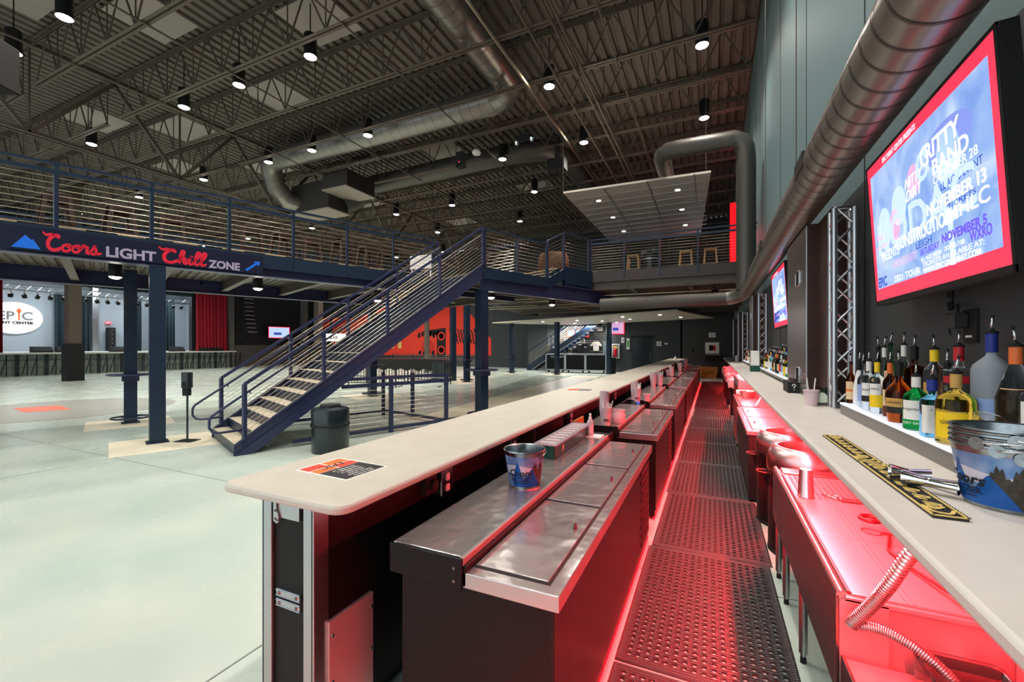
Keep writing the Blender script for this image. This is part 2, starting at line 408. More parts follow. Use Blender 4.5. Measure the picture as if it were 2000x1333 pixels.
cooler(1.45,4.05,3,'black bottle cooler with a printed metal bucket on its ledge, at the near bar end')
cooler(4.52,6.4,2,'shorter bottle cooler with two lids, second along from the bucket cooler')
cooler(6.92,9.55,3,'third bottle cooler along from the one carrying the metal bucket')
cooler(10.1,12.7,3,'fourth bottle cooler along from the one carrying the metal bucket')
cooler(13.1,15.7,3,'fifth bottle cooler along from the one carrying the metal bucket')
cooler(16.1,18.7,3,'sixth bottle cooler along from the one carrying the metal bucket')
cooler(19.1,22.4,3,'farthest bottle cooler, at the end beside the cardboard boxes')
# bridging drop trays between coolers
for i,(y,nm) in enumerate(((4.05,'first'),(6.42,'second'),(9.57,'third'))):
    t = thing('drop_tray','black bracket tray bridging the %s gap between bottle coolers'%nm,'tray',(-1.05,y+.02,.8),0,'trays between the coolers')
    MB().box(-1.22,y+.02,.84,-.92,y+.40,.852).build('tray_base',M['blackm'],t,bevel=.003)
    MB().box(-1.22,y+.02,.70,-1.2,y+.40,.92).box(-.94,y+.02,.74,-.92,y+.40,.87).build('tray_side',M['black'],t)

# ---- things on the coolers and counter
lab = mat('bucket_print_sky',(196,190,226),.3,.25)
def bucket(loc, r0, r1, h, label, group=None, art=True, rz=0, wrap=True, ears=True, hang=0):
    t = thing('beer_bucket',label,'bucket',loc,rz,group)
    m0 = wm(t)
    MB(m0).lathe([(r0-.004,.004),(r0,0),(r1,h),(r1+.006,h+.004),(r1+.004,h+.010),(r1-.004,h+.006),(r0-.006,.006),(0,.006)],n=40).build('pail',M['galv'],t,smooth=True)
    if wrap:
        def P(a,z,k=.0012):
            r = r0+(r1-r0)*z/h+k; return (r*math.sin(a),-r*math.cos(a),z)
        MB(m0).lathe([(r0+(r1-r0)*.05+.0006,h*.05),(r0+(r1-r0)*.90+.0006,h*.90)],n=40,cap=False).build('printed_wrap',M['bk_sky'],t,smooth=True)
        def patchy(name, fn, a0, a1, m, k, n=16):
            vs=[];fs=[]
            for i in range(n+1):
                a=a0+(a1-a0)*i/n; lo,hi=fn(i/n); vs += [P(a,h*lo,k),P(a,h*hi,k)]
            for i in range(n): fs.append((2*i,2*i+2,2*i+3,2*i+1))
            MB(m0).add(vs,fs).build(name,m,t)
        for c in (0,):
            patchy('printed_clouds',lambda s:(.42,.62+.05*math.sin(9*s)),-1.2,2.6,M['bk_cloud'],.0014)
            patchy('printed_trees',lambda s:(.06+max(0,.35-.5*s),.45+.22*abs(math.sin(7*s))+.1*(1 if int(s*16)%2 else 0)),.35,1.25,M['bk_tree'],.0018)
            patchy('printed_peak',lambda s:(.055,max(.06,.80-1.9*abs(s-.32))),-.75,.35,M['bk_blue'],.0022)
            patchy('printed_peak',lambda s:(.055,max(.06,.58-1.1*abs(s-.33))),-.1,1.3,M['bk_blue'],.0026,24)
        def wraptext(s,size,z,a,mm,shear=0):
            cu = bpy.data.curves.new('t','FONT'); cu.body=s; cu.size=size; cu.align_x='CENTER'; cu.shear=shear; cu.offset=size*.02; cu.resolution_u=2
            ob = bpy.data.objects.new('t',cu); me=bpy.data.meshes.new_from_object(ob); bpy.data.objects.remove(ob); bpy.data.curves.remove(cu)
            for v in me.vertices:
                rr = r0+(r1-r0)*(z+v.co.y)/h+.0036; an=a+v.co.x/rr; v.co = Vector((rr*math.sin(an),-rr*math.cos(an),z+v.co.y))
            me.materials.clear(); me.materials.append(mm); o=bpy.data.objects.new('lettering',me); COL.objects.link(o); o.parent=t
        wraptext('Coors',h*.27,h*.36,-.33,M['ink'],.35); wraptext('SELTZER',h*.15,h*.22,-.30,M['bk_ink']); wraptext('WITH A MISSION',h*.05,h*.15,-.27,M['bk_ink'])
    for s in (1,) if ears else ():
        a=.95
        e = MB(m0).lathe([(.02,0),(.02,.004)],n=12,M=frame(((r1+.002)*math.sin(a),-(r1+.002)*math.cos(a),h-.018),(math.cos(a),math.sin(a),0),(0,0,1))).build('handle_ear',M['galv'],t)
        b2 = [((r1+.008)*math.sin(a+PI*k/14),-(r1+.008)*math.cos(a+PI*k/14),h-.016-.05*math.sin(PI*k/14)*0+.012*math.sin(PI*k/14)) for k in range(15)]
        MB(m0).tube(b2,.0035,6).build('wire_handle',M['chrome'],t,smooth='all')
    return t
M['bk_sky'] = mat('bucket_sky_print',(92,134,190),.25,.3,noise=(14,(150,172,214),3))
M['bk_cloud'] = mat('bucket_cloud_print',(212,208,228),.3,.2)
M['bk_tree'] = mat('bucket_tree_print',(78,66,64),.35,.2,noise=(60,(50,52,46),2))
M['bk_blue'] = mat('bucket_peak_print',(24,92,176),.25,.3)
M['bk_ink'] = mat('bucket_ink',(22,30,62),.4)
bucket((-1.03,2.40,.908),.092,.122,.21,'printed metal bucket on the ledge of the nearest cooler',rz=.42)
# condiment tray
t = thing('condiment_tray','dark green condiment caddy with clear hinged lid beside the metal bucket','tray',(-1.12,3.5,.908))
mg = mat('dark_green_plastic',(10,74,58),.25)
MB().prism(rrect(-1.215,3.02,-1.05,4.02,.02),.908,1.0).build('tray_body',mg,t,smooth=True,bevel=.003)
MB().prism(rrect(-1.225,3.01,-1.04,4.03,.024),1.003,1.012).build('lid',mat('smoked_clear_lid',(222,206,214),.12,trans=.55,ior=1.2),t,smooth=True)
for i in range(9): MB().box(-1.19,3.09+i*.102,1.012,-1.07,3.10+i*.102,1.016).build('lid_rib',M['white'],t)
m = MB(); m.stroke([(-.016,-.02),(-.005,.01),(.012,.022),(.018,.014),(.004,.006),(.014,-.006)],.008,0,.001,frame((-1.0495,3.2,.955),(0,1,0),(0,0,1))); m.build('maker_mark',M['gold'],t)
# napkin tray + spray bottle + folded board
t = thing('steel_tray','flat white tray under the spray bottle on the nearest cooler','tray',(-1.0,3.97,.908))
MB().box(-1.16,4.04-.16,.908,-.92,4.04,.914).build('plate',M['white'],t)
t = thing('spray_bottle','clear spray bottle with white pump on the white tray','bottle',(-1.03,3.95,.914))
MB(wm(t)).lathe([(.026,0),(.030,.006),(.030,.13),(.022,.145),(.014,.15)],n=20).build('bottle_body',mat('milky_plastic',(236,222,228),.25,trans=.5,ior=1.2),t,smooth=True)
MB(wm(t)).lathe([(.0302,.03),(.0302,.1)],n=20).build('label',M['pinkcup'],t,smooth=True)
MB(wm(t)).lathe([(.016,.15),(.016,.168),(.010,.17),(.010,.19),(.012,.192),(.012,.205)],n=14).build('pump',M['white'],t,smooth=True)
t = solo(MB().box(-1.225,4.06,.86,-1.21,4.38,1.02),'menu_board',M['card'],'brown clipboard leaning at the back between first two coolers','board')
# cup stacks
def cupstack(loc, n, label, r=.042, h=.115, straws=0, txt=None):
    t = thing('cup_stack' if n > 1 else 'plastic_cup',label,'cups' if n>1 else 'cup',loc)
    b = MB(wm(t))
    for i in range(n):
        z=i*.016
        b.lathe([(r*.7,z),(r,z+h),(r+.003,z+h),(r+.003,z+h+.004),(r-.002,z+h+.004),(r*.68,z+.004),(0,z+.004)],n=18)
    b.build('cup',M['pinkcup'],t,smooth=True)
    for i in range(straws):
        a=rnd.uniform(0,6.3); q=rnd.uniform(.4,1)*r*.8; s=rnd.uniform(1.2,1.7)
        MB(wm(t)).tube([(q*.4*math.cos(a),q*.4*math.sin(a),.01),(q*s*math.cos(a),q*s*math.sin(a),h+rnd.uniform(.06,.13))],.0038,6).build('straw',M['white'],t)
    if txt:
        text(txt,.036,M['ink'],t,frame(tuple(Vector(loc)+Vector((.012,-r*.92,h*.28))),(1,.15,0),(0,0.25,1)),off=.001)
    return t
cupstack((-1.02,4.60,.908),3,'straw-filled white cup beside the spray bottle',.05,.15,14,'EPIC')
cupstack((-1.08,4.74,.908),14,'tall stack of white cups behind the straw-filled cup',.05,.13,0)
t=thing('plastic_jug','squat white plastic jug beside the tall cup stack','jug',(-.93,4.76,.908)); F=wm(t)
MB(F).lathe([(.06,0),(.075,.02),(.078,.09),(.06,.12),(.062,.15),(.056,.15),(.054,.12),(.07,.09),(.068,.024),(0,.01)],n=20).build('jug_body',M['pinkcup'],t,smooth=True)
MB(F).add([(.055,-.02,.15),(.055,.02,.15),(.09,0,.155),(.06,0,.11)],[(0,2,1),(0,3,2),(1,2,3)]).build('spout',M['pinkcup'],t)
cupstack((-1.03,6.72,.908),3,'cup of white straws between second and third cooler',.055,.17,14,'EPIC')
cupstack((-.91,6.86,.908),1,'small white cup right of the second straw cup',.055,.11,0)
cupstack((-1.10,6.9,.908),10,'stack of white cups behind the second straw cup',.055,.14,0)
cupstack((-1.02,9.72,.908),3,'straw-filled cup in front of the fourth cooler',.07,.2,14)
cupstack((-1.14,9.6,.908),9,'pinkish cup stack left of the third straw-filled cup',.07,.16,0)
cupstack((-1.05,13.0,.908),5,'white cups standing on the ledge at the fifth cooler',.07,.2,10)
cupstack((-1.15,13.3,.908),1,'single white tub behind the cups at the fifth cooler',.09,.16,0)
cupstack((-1.02,15.9,.908),6,'white cups standing on the ledge at the sixth cooler',.08,.2,12)
cupstack((-1.0,18.9,.908),6,'white cups farthest along the coolers',.09,.24,12)
t = thing('pour_funnel','blue capped bottle lying in the second drop tray','bottle',(-.98,6.5,.852))
MB().tube([(-1.08,6.5,.9),(-1.0,6.5,.9)],[.03,.04],14).build('bottle_body',M['clear'],t,smooth=True)
MB().tube([(-1.0,6.5,.9),(-.96,6.5,.9)],.042,14).build('cap',mat('blue_cap',(40,90,200),.35),t,smooth=True)
# flyers
def flyer(loc, rz, label, w=.27, h=.36):
    t = thing('flyer',label,'flyer',loc,rz,'flyers on the serving counter'); F = wm(t)
    MB(F).box(-w/2,-h/2,0,w/2,h/2,.0015).build('sheet',M['pap'],t)
    MB(F).box(-w*.46,-h*.05,.0016,w*.46,h*.47,.002).build('black_field',M['ink'],t)
    for i,(a,b,c,d,cc) in enumerate(((-.46,-.47,-.02,-.26,'org'),(.02,-.47,.46,-.26,'mural'),(-.46,-.24,-.02,-.06,'mural'),(.02,-.24,.46,-.06,'org'))):
        MB(F).box(w*a,h*b,.0016,w*c,h*d,.002).build('printed_photo',M[cc],t)
    for i in range(6): text(('EPIC EVENTS','FRIDAY NIGHT','LIVE MUSIC','OCTOBER 15','NOVEMBER 5','DECEMBER 10')[i],.022,M['pap'],t,F@frame((0,h*.40-i*.028,.0021),(1,0,0),(0,1,0)),ext=.0002)
    text('EPIC',.075,M['ink'],t,F@frame((-.01,-h*.30,.0022),(1,0,0),(0,1,0)),ext=.0002,shear=.3,off=.001)
    return t
flyer((-1.71,1.63,1.12),-1.62,'orange and black flyer lying at the near end of the serving counter')
flyer((-1.73,6.05,1.12),-1.45,'red flyer lying halfway along the serving counter')
flyer((-1.75,15.5,1.12),-1.5,'red flyer lying farthest along the serving counter')
t = thing('table_lamp','tiny white cone shaker near the far end of the serving counter','shaker',(-1.62,22.3,1.12))
MB(wm(t)).lathe([(.09,0),(.09,.04),(.02,.15),(0,.17)],n=14).build('cone',M['white'],t,smooth=True)
bpy.data.objects[t.name].name='salt_shaker'

# rubber mats with real holes
def mat_mesh():
    b = MB(); nx,ny=17,29; W,L=.914,1.515; mx,my=.045,.05; cx=(W-2*mx)/nx; cy=(L-2*my)/ny; r=.0145; z=.008
    for i in range(nx):
        for j in range(ny):
            ox=mx+(i+.5)*cx; oy=my+(j+.5)*cy
            sq=[(cx/2,-cy/2),(cx/2,0),(cx/2,cy/2),(0,cy/2),(-cx/2,cy/2),(-cx/2,0),(-cx/2,-cy/2),(0,-cy/2)]
            an=[-PI/4+k*PI/4 for k in range(8)]
            if (i+j)%2: pr=r
            else: pr=r
            vs=[(ox+x,oy+y,z) for x,y in sq]+[(ox+pr*math.cos(a),oy+pr*math.sin(a),z+.0015) for a in an]+[(ox+pr*.9*math.cos(a),oy+pr*.9*math.sin(a),0.001) for a in an]
            b.add(vs,[(k,(k+1)%8,8+(k+1)%8,8+k) for k in range(8)]+[(8+k,8+(k+1)%8,16+(k+1)%8,16+k) for k in range(8)])
    # border frame with bevelled rim
    def R(a,zz): return [(a,a,zz),(W-a,a,zz),(W-a,L-a,zz),(a,L-a,zz)]
    inn=[(mx,my,z),(W-mx,my,z),(W-mx,L-my,z),(mx,L-my,z)]
    vs=R(0,0)+R(.012,z+.002)+R(.025,z)+inn
    fs=[]
    for q in range(3):
        for k in range(4): fs.append((q*4+k,q*4+(k+1)%4,q*4+4+(k+1)%4,q*4+4+k))
    b.add(vs,fs)
    for i in range(0,nx,1):       # raised basket-weave bars
        for j in range(ny):
            ox=mx+(i+.5)*cx; oy=my+(j+1)*cy
            if j<ny-1: b.box(ox-.015,oy-.004,z,ox+.015,oy+.004,z+.003) if (i+j)%2 else b.box(ox+cx/2-.004,oy-.03,z,ox+cx/2+.004,oy+.01,z+.003)
    return b
mm = mat_mesh().build('floor_mat',M['mat'])
for k in range(15):
    o = mm if k==0 else mm.copy()
    if k: COL.objects.link(o)
    o.location=(-.49+rnd.uniform(-.012,.012)+(.03 if k>6 else 0),.885+1.527*k,.001+.0004*(k%2)); o.rotation_euler=(0,0,rnd.uniform(-.006,.006))
    tag(o,'black perforated rubber mat, %s'%('the nearest one, beside the low steel bin' if k==0 else 'farthest down the bar aisle' if k==14 else ordinal(k)+' behind the nearest one in the aisle'),'mat','rubber mats along the bar aisle')
# glowing line standing in for the red reflection on the cooler bases
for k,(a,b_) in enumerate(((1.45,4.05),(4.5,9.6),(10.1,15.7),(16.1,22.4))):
    solo(MB().box(-.535,a,.02,-.522,b_,.032),'light_strip',M['led'],'glowing line for the red reflection along the cooler bases, %s length from the near bar end'%ordinal(k),'light strip','red reflection lines under the coolers')
# ================================================================ back bar along the right wall
HB=1.24; ST=1.325; RE=22.4; WX=1.13
t = thing('service_counter','pale grey back counter running along the right wall below the screens','counter',(.8,.3,1.19))
MB().prism(rrect(.467,.1,WX-.005,RE,.02),1.195,HB).build('countertop',M['ctr2'],t,smooth=True,bevel=.012)
sw = M['sw']
t = thing('under_counter_panel','steel wall panel under the back counter behind the sinks','panel',(1.0,.3,0))
MB().box(.955,.1,0,.985,RE-.1,1.195).build('panel',sw,t)
for k in range(5):
    a=.2+4.45*k
    solo(MB().box(.585,a,1.182,.61,a+4.3,1.194),'light_strip',M['led'],'red light strip under the back counter edge, %s length from the near end'%ordinal(k),'light strip','red strips under the back counter')

# --- underbar sink nearest the camera
def leg(b, x, y, top, r=.021):
    b.lathe([(.012,0),(.014,.05),(r,.055),(r,top)],(x,y,0),14)
def sink_unit(y0, y1, label, near=True, z=.78, x0=.435):
    t = thing('underbar_sink',label,'sink',(.68,(y0+y1)/2,0),0)
    MB().box(x0,y0,.40 if near else .5,x0+.012,y1,z-.005).build('apron',M['ssd'],t,bevel=.002)  # dark steel tone puts the mats' reflection into the apron colour
    MB().box(x0+.012,y0,.40,.60,y0+.03,z-.012).build('end_bracket',sw,t,bevel=.002)
    MB().box(.60,y0+.03,.40,.95,y0+.042,z-.012).build('end_panel',sw,t,bevel=.002)
    MB().box(x0+.012,y1-.012,.40,.95,y1,z-.012).build('end_panel',sw,t,bevel=.002)
    MB().tube([(x0+.018,y0,z),(x0+.018,y1,z)],.017,10).build('front_rim',M['ss'],t,smooth=True)
    MB().box(x0+.03,y0,z-.02,.95,y1,z-.006).build('deck',sw,t)
    MB().box(.925,y0,z-.02,.955,y1,z+.14).build('backsplash',sw,t,bevel=.003)
    MB().box(x0+.043,y0+.03,z-.006,x0+.054,y1-.16,z+.006).build('slot_shade_strip',M['redrub'],t)  # dark strip paints in the shade of the groove behind the rim
    yc = y1-.72
    for a,b_ in ((y0+.02,(y0+yc)/2),((y0+yc)/2+.006,yc-.01)):
        c = MB().box(x0+.055,a,z-.006,.90,b_,z+.004).build('cover_panel',sw,t,bevel=.002)
    MB().box(.655,y0+.02,z+.004,.662,yc-.01,z+.008).box(.675,y0+.02,z+.004,.682,yc-.01,z+.008).build('cover_fold',sw,t)
    d = MB().box(x0+.05,yc,z-.008,.90,y1-.16,z)
    for i in range(12):
        for j in range(18): d.box(x0+.075+i*.034,yc+.03+j*.029,z,x0+.092+i*.034,yc+.04+j*.029,z+.0035)
    d.build('drainboard',sw,t)
    MB().box(x0+.05,y1-.15,z-.006,.92,y1-.01,z+.012).build('end_ledge',M['ss'],t,bevel=.004)
    for y in (y0+.78,y0+1.38,y1-.18):
        b = MB(); leg(b,x0+.02,y,.5); b.build('leg',M['ss'],t,smooth=True)
        b = MB(); b.lathe([(.016,0),(.013,.045),(.013,.05)],(x0+.02,y,0),12); b.build('leg_foot',M['blackm'],t)
    return t
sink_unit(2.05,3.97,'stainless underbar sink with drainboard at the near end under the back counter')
# lower open unit in the foreground
t = thing('ice_bin','low open red-lit steel bin before the near underbar sink','bin',(.7,1.4,0))
MB().box(.447,.7,.1,.459,2.03,.56).build('front_apron',M['ssd'],t,bevel=.002)
MB().box(.459,.7,.53,.95,2.035,.545).build('bin_floor',sw,t)
MB().box(.62,.7,.545,.95,1.70,.60).build('inner_step',sw,t,bevel=.004)
MB().box(.93,.7,.545,.953,2.035,.9).build('bin_back',sw,t)
for y in (.9,1.75):
    b = MB(); leg(b,.48,y,.53); b.build('leg',M['ss'],t,smooth=True)
t = thing('plastic_tub','clear plastic tub sitting in the low steel bin','tub',(.76,1.88,.546))
b = MB(); b.prism(rrect(.65,1.74,.88,2.01,.03),.547,.655); b.build('tub_body',M['clear'],t,smooth=True)
MB().tube([(x,y,.657) for x,y in rrect(.65,1.74,.88,2.01,.03)],.006,6,closed=True).build('tub_rim',M['clear'],t,smooth=True)
# flexible drain hoses
def hose(pts, r, label):
    t = thing('flexible_hose',label,'hose',pts[-1],0,'ribbed drain hoses')
    P=[Vector(p) for p in pts]; out=[]; rr=[]
    n=len(P)
    for i in range(n-1):
        a,b_,c,d=P[max(i-1,0)],P[i],P[i+1],P[min(i+2,n-1)]
        for k in range(42):
            u=k/42; out.append(.5*(2*b_+(c-a)*u+(2*a-5*b_+4*c-d)*u*u+(3*b_-a-3*c+d)*u**3)); rr.append((r,r,r*.76)[k%3])
    MB().tube(out,rr,14).build('ribbed_tube',M['ss'],t,smooth=True); return t
hose([(.72,1.86,1.19),(.634,1.90,1.071),(.567,1.95,.891),(.52,1.975,.79),(.466,1.99,.70)],.023,'ribbed metal hose hanging from under the back counter')
hose([(.48,1.995,.705),(.56,1.975,.715),(.64,1.93,.70),(.71,1.89,.65),(.745,1.87,.57)],.018,'thinner ribbed hose curving down into the plastic tub')
# gun holder rings, cable
t = thing('soda_gun_holder','pair of dark ring holders mounted under the back counter edge','holder',(.78,2.8,.75))
for z,dy in ((.845,0),(.775,-.02)):
    o = MB().ring((.745,2.82+dy,z),.042,.011,24,8).build('ring',M['redrub'],t,smooth='all')
    MB().box(.785,2.80+dy,z-.011,.86,2.84+dy,z+.011).build('arm',M['redrub'],o,bevel=.003)
MB().box(.845,2.77,.74,.87,2.86,1.195).build('mount_plate',M['redrub'],t,bevel=.003)
solo(MB().tube([(.80,2.74,.795),(.74,2.55,.80),(.76,2.40,.80),(.81,2.13,.82),(.84,1.89,.85),(.88,1.7,.92)],.0065,8),'drink_cable',M['redrub'],'dark red supply cable running from the ring holders below the counter','cable',smooth='all')
t = thing('shaker_tin','upside-down steel shaker tin on the drainboard','shaker',(.545,3.30,.784))
MB(wm(t)).lathe([(.048,0),(.046,.004),(.036,.165),(.034,.172),(0,.172)],n=28).build('tin_body',M['ss'],t,smooth=True)
t = thing('bar_strainer','steel strainer lying on the drainboard beside the shaker tin','strainer',(.72,3.35,.784))
MB().box(.72,3.27,.785,.83,3.31,.797).build('handle',M['ss'],t,bevel=.003)
MB().tube([(.64,3.36,.79),(.72,3.29,.79)],.006,8).ring((.70,3.33,.792),.022,.004,14,6).build('coil',M['chrome'],t,smooth='all')
# trash cans with steel domed tops
def domed_can(x, y, label):
    t = thing('trash_can',label,'trash can',(x,y,0),0,'steel topped trash cans'); F=wm(t)
    MB(F).lathe([(.275,0),(.28,.015),(.28,.70),(.27,.71)],n=40).build('can_body',mat('dark_brushed_can',(62,54,56),.3,.8) if 'dark_brushed_can' not in bpy.data.materials else bpy.data.materials['dark_brushed_can'],t,smooth=True)
    MB(F).lathe([(.284,.0),(.284,.03)],n=40).build('base_ring',M['blackm'],t,smooth=True)
    MB(F).lathe([(.272,.68),(.29,.69),(.292,.76),(.285,.82),(.262,.87),(.235,.895),(.215,.90),(.203,.895),(.20,.86),(.20,.70),(.0,.70)],n=40).build('domed_top',M['ss'],t,smooth=True)
    a=3.3
    MB(F).ring((-.315,-.02,.66),.055,.008,18,6,).build('side_handle',M['redrub'],t,smooth='all')
    b=MB(F)
    for i in range(9):
        an=PI*1.0+i*.13; p=(.285*math.cos(an),.285*math.sin(an))
        b.add([(p[0],p[1],.69),(p[0]*1.09,p[1]*1.09+.01,.65+.02*(i%2)),(p[0]*1.10,p[1]*1.1-.03,.60-.03*(i%3)),(p[0]*1.03,p[1]*1.03-.04,.56),(p[0]*1.02,p[1]*1.02-.05,.68)],[(0,1,4),(1,2,4),(2,3,4)])
    b.build('bag_edge',mat('black_bag',(26,20,24),.18) if 'black_bag' not in bpy.data.materials else bpy.data.materials['black_bag'],t)
domed_can(.72,4.34,'steel-topped trash can next to the sink drainboard, the nearer of the pair')
domed_can(.69,5.03,'steel-topped trash can behind the nearer one, beside the red-lit cooler')
# far cooler, second sink
t = thing('bottle_cooler','red-lit bottle cooler with two stainless lids under the back counter','bottle cooler',(.63,6.55,0))
MB().box(.37,5.5,.03,.95,7.6,.76).build('body',M['blackm'],t,bevel=.004)
MB().box(.35,5.48,.755,.80,7.62,.80).build('top_frame',sw,t,bevel=.004)
MB().box(.80,5.48,.755,.95,7.62,.86).build('back_ledge',sw,t,bevel=.004)
for i in range(2):
    l = MB().box(.42,5.6+i*1.0,.80,.77,6.48+i*1.0,.806).build('lid',sw,t,bevel=.002)
    MB().box(.41,5.59+i*1.0,.8,.78,6.49+i*1.0,.803).build('lid_gasket',M['blackm'],l)
    MB().lathe([(.014,0),(.012,.014),(.014,.022),(.006,.026)],(.47,6.05+i*1.0,.806),10,sx=.6).build('handle',M['redrub'],l,smooth=True)
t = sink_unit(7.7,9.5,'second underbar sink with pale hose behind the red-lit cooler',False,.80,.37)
solo(MB().tube([(.62,7.75,.81),(.70,7.95,.9),(.78,8.2,1.02),(.82,8.35,1.18)],.016,8),'supply_hose',M['white'],'pale hose arching over the second underbar sink','hose',smooth='all')
t = thing('steel_bowl','steel mixing tub on the second underbar sink','bowl',(.60,9.0,.805))
MB(wm(t)).lathe([(.10,0),(.15,.12),(.155,.125),(.145,.12),(.095,.005),(0,.005)],n=24).build('bowl_body',M['ss'],t,smooth=True)
t = thing('paper_roll','white roll of towels lying on the far end of the second sink','roll',(.55,9.35,.86))
MB().tube([(.42,9.35,.86),(.70,9.35,.86)],.055,16).build('roll_body',M['pap'],t,smooth=True)
t = thing('ice_machine','tall red-lit steel cabinet under the back counter past the second sink','cabinet',(.7,11.0,0))
MB().box(.47,9.7,.08,.95,11.6,1.08).build('cabinet_body',sw,t,bevel=.006)
MB().box(.462,9.8,.12,.472,11.5,.95).build('cabinet_door',M['ssd'],t,bevel=.003)
for i,(y,x) in enumerate(((12.35,.62),(14.6,.6),(16.9,.6),(19.0,.6))):
    t = thing('waste_bin','black waste bin with pale liner under the back counter, %s past the tall steel cabinet'%ordinal(i),'waste bin',(x,y,0),0,'lined bins under the back counter'); F=wm(t)
    MB(F).lathe([(.20,0),(.23,.82),(.235,.83)],n=20).build('bin_body',M['teal'],t,smooth=True)
    b=MB(F); n=26
    vs=[];r2=random.Random(i)
    for zz,rr in ((.70,.245),(.82,.25),(.90,.25),(.97,.18),(.86,.12),(.8,0)):
        vs += [((rr+r2.uniform(-.03,.03))*math.cos(2*PI*k/n),(rr+r2.uniform(-.03,.03))*math.sin(2*PI*k/n),zz+r2.uniform(-.035,.035)) for k in range(n)]
    b.add(vs,[(j*n+k,j*n+(k+1)%n,(j+1)*n+(k+1)%n,(j+1)*n+k) for j in range(5) for k in range(n)])
    b.build('liner_bag',mat('clear_bag',(230,205,210),.25,trans=.2) if 'clear_bag' not in bpy.data.materials else bpy.data.materials['clear_bag'],t)

# --- on the counter: bar runners
def runner(x0,y0,x1,y1,w,label):
    L=math.hypot(x1-x0,y1-y0); t=thing('bar_runner',label,'bar runner',((x0+x1)/2,(y0+y1)/2,HB),math.atan2(y1-y0,x1-x0),'black and gold bar runners'); F=wm(t)
    MB(F).box(-L/2,-w/2,0,L/2,w/2,.008).build('rubber_base',M['rubber'],t,bevel=.002)
    b=MB(F)
    for a,c,d,e in ((-L/2,-w/2,L/2,-w/2+.006),(-L/2,w/2-.006,L/2,w/2),(-L/2,-w/2,-L/2+.006,w/2),(L/2-.006,-w/2,L/2,w/2)): b.box(a,c,.008,d,e,.0105)
    b.build('gold_border',M['gold'],t)
    nb=MB(F)
    for i in range(int(L/.016)):
        for j in range(5): nb.box(-L/2+.012+i*.016,-w/2+.014+j*.0165,.008,-L/2+.02+i*.016,-w/2+.022+j*.0165,.010)
    nb.build('rubber_nubs',M['rubber'],t)
    b=MB(F); r2=random.Random(3)
    # gold script flourish, a capital and running letters
    for i in range(7):
        x=-L*.36+i*L*.115; s=.02
        b.stroke([(x-s,-.016),(x-s*.2,.018),(x+s*.5,.012),(x,-.014),(x+s*1.1,-.010),(x+s*1.6,.004)],.008,.0085,.0025)
    b.stroke([(-L*.46,-.02),(-L*.44,.028),(-L*.40,.02),(-L*.43,-.006),(-L*.39,-.024)],.009,.0085,.0025)
    b.stroke([(L*.36,.02),(L*.40,-.01),(L*.36,-.028),(L*.44,-.026),(L*.46,.01),(L*.41,.03)],.010,.0085,.0025)
    b.build('gold_script',M['gold'],t)
    return t
runner(.600,2.92,.612,2.32,.082,'farther of two black and gold bar runners laid end to end')
runner(.612,2.31,.624,1.66,.082,'black and gold bar runner beneath the steel jiggers')
def jigger(a, b_, label, r=.028):
    a=Vector(a); b_=Vector(b_); L=(b_-a).length; ax=(b_-a).normalized()
    up=Vector((0,0,1)); x=ax.cross(up).normalized(); F=Matrix(((x.x,x.cross(ax).x*-1,ax.x,a.x),(x.y,x.cross(ax).y*-1,ax.y,a.y),(x.z,x.cross(ax).z*-1,ax.z,a.z),(0,0,0,1)))
    t=thing('jigger',label,'jigger',tuple(a),0,'steel jiggers')
    MB().lathe([(0,.035),(.010,.03),(r-.002,0),(r,0),(r,.003),(.017,L*.42),(.017,L*.5),(r*.86,L),(r*.86-.002,L),(.012,L*.7),(0,L*.7)],n=24,M=F).build('double_cup',M['chrome'],t,smooth=True); return t
jigger((.618,1.98,HB+.037),(.735,1.90,HB+.035),'long steel jigger lying in front, its mouth facing the aisle')
jigger((.60,2.05,HB+.037),(.712,2.04,HB+.035),'steel jigger lying behind the long one, against the bucket stack',.027)

# nested bucket stack
bx,by=.838,1.885
for i in range(4):
    bucket((bx,by,HB+.001+.017*i),.094,.124,.187,('bottom bucket of the nested stack, mountain and tree print showing','second bucket up in the nested stack','third bucket up in the nested stack, only its rim showing','top bucket of the nested stack, galvanised inside showing')[i],'nested beer buckets',rz=(-1.1,-1.5,-1.85,-1.2)[i],wrap=(i==0))
# bottle shelves (two tiers)
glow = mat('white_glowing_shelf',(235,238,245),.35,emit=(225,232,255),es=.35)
shm = mat('grey_shelf_front',(122,118,116),.45)
def shelf(y0,y1,label,legs=False):
    t=thing('bottle_shelf',label,'shelf',(.99,(y0+y1)/2,HB),0,'tiered bottle shelves')
    MB().box(.872,y0,HB if not legs else ST-.05,1.125,y1,ST-.012).build('shelf_front',shm,t,bevel=.002)
    MB().box(.868,y0,ST-.012,1.125,y1,ST).build('lit_top',glow,t)
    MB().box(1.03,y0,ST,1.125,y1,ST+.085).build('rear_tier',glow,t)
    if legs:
        for y in (y0+1.0,y0+1.25,y1-.2): MB().box(.90,y,HB,1.1,y+.03,ST-.05).build('bracket',M['blackm'],t)
shelf(.4,3.97,'white-topped tiered bottle shelf under the big concert-poster screen')
shelf(6.5,10.1,'white-topped bottle shelf under the second screen',True)
shelf(12.4,15.5,'white-topped bottle shelf under the third bay',True)

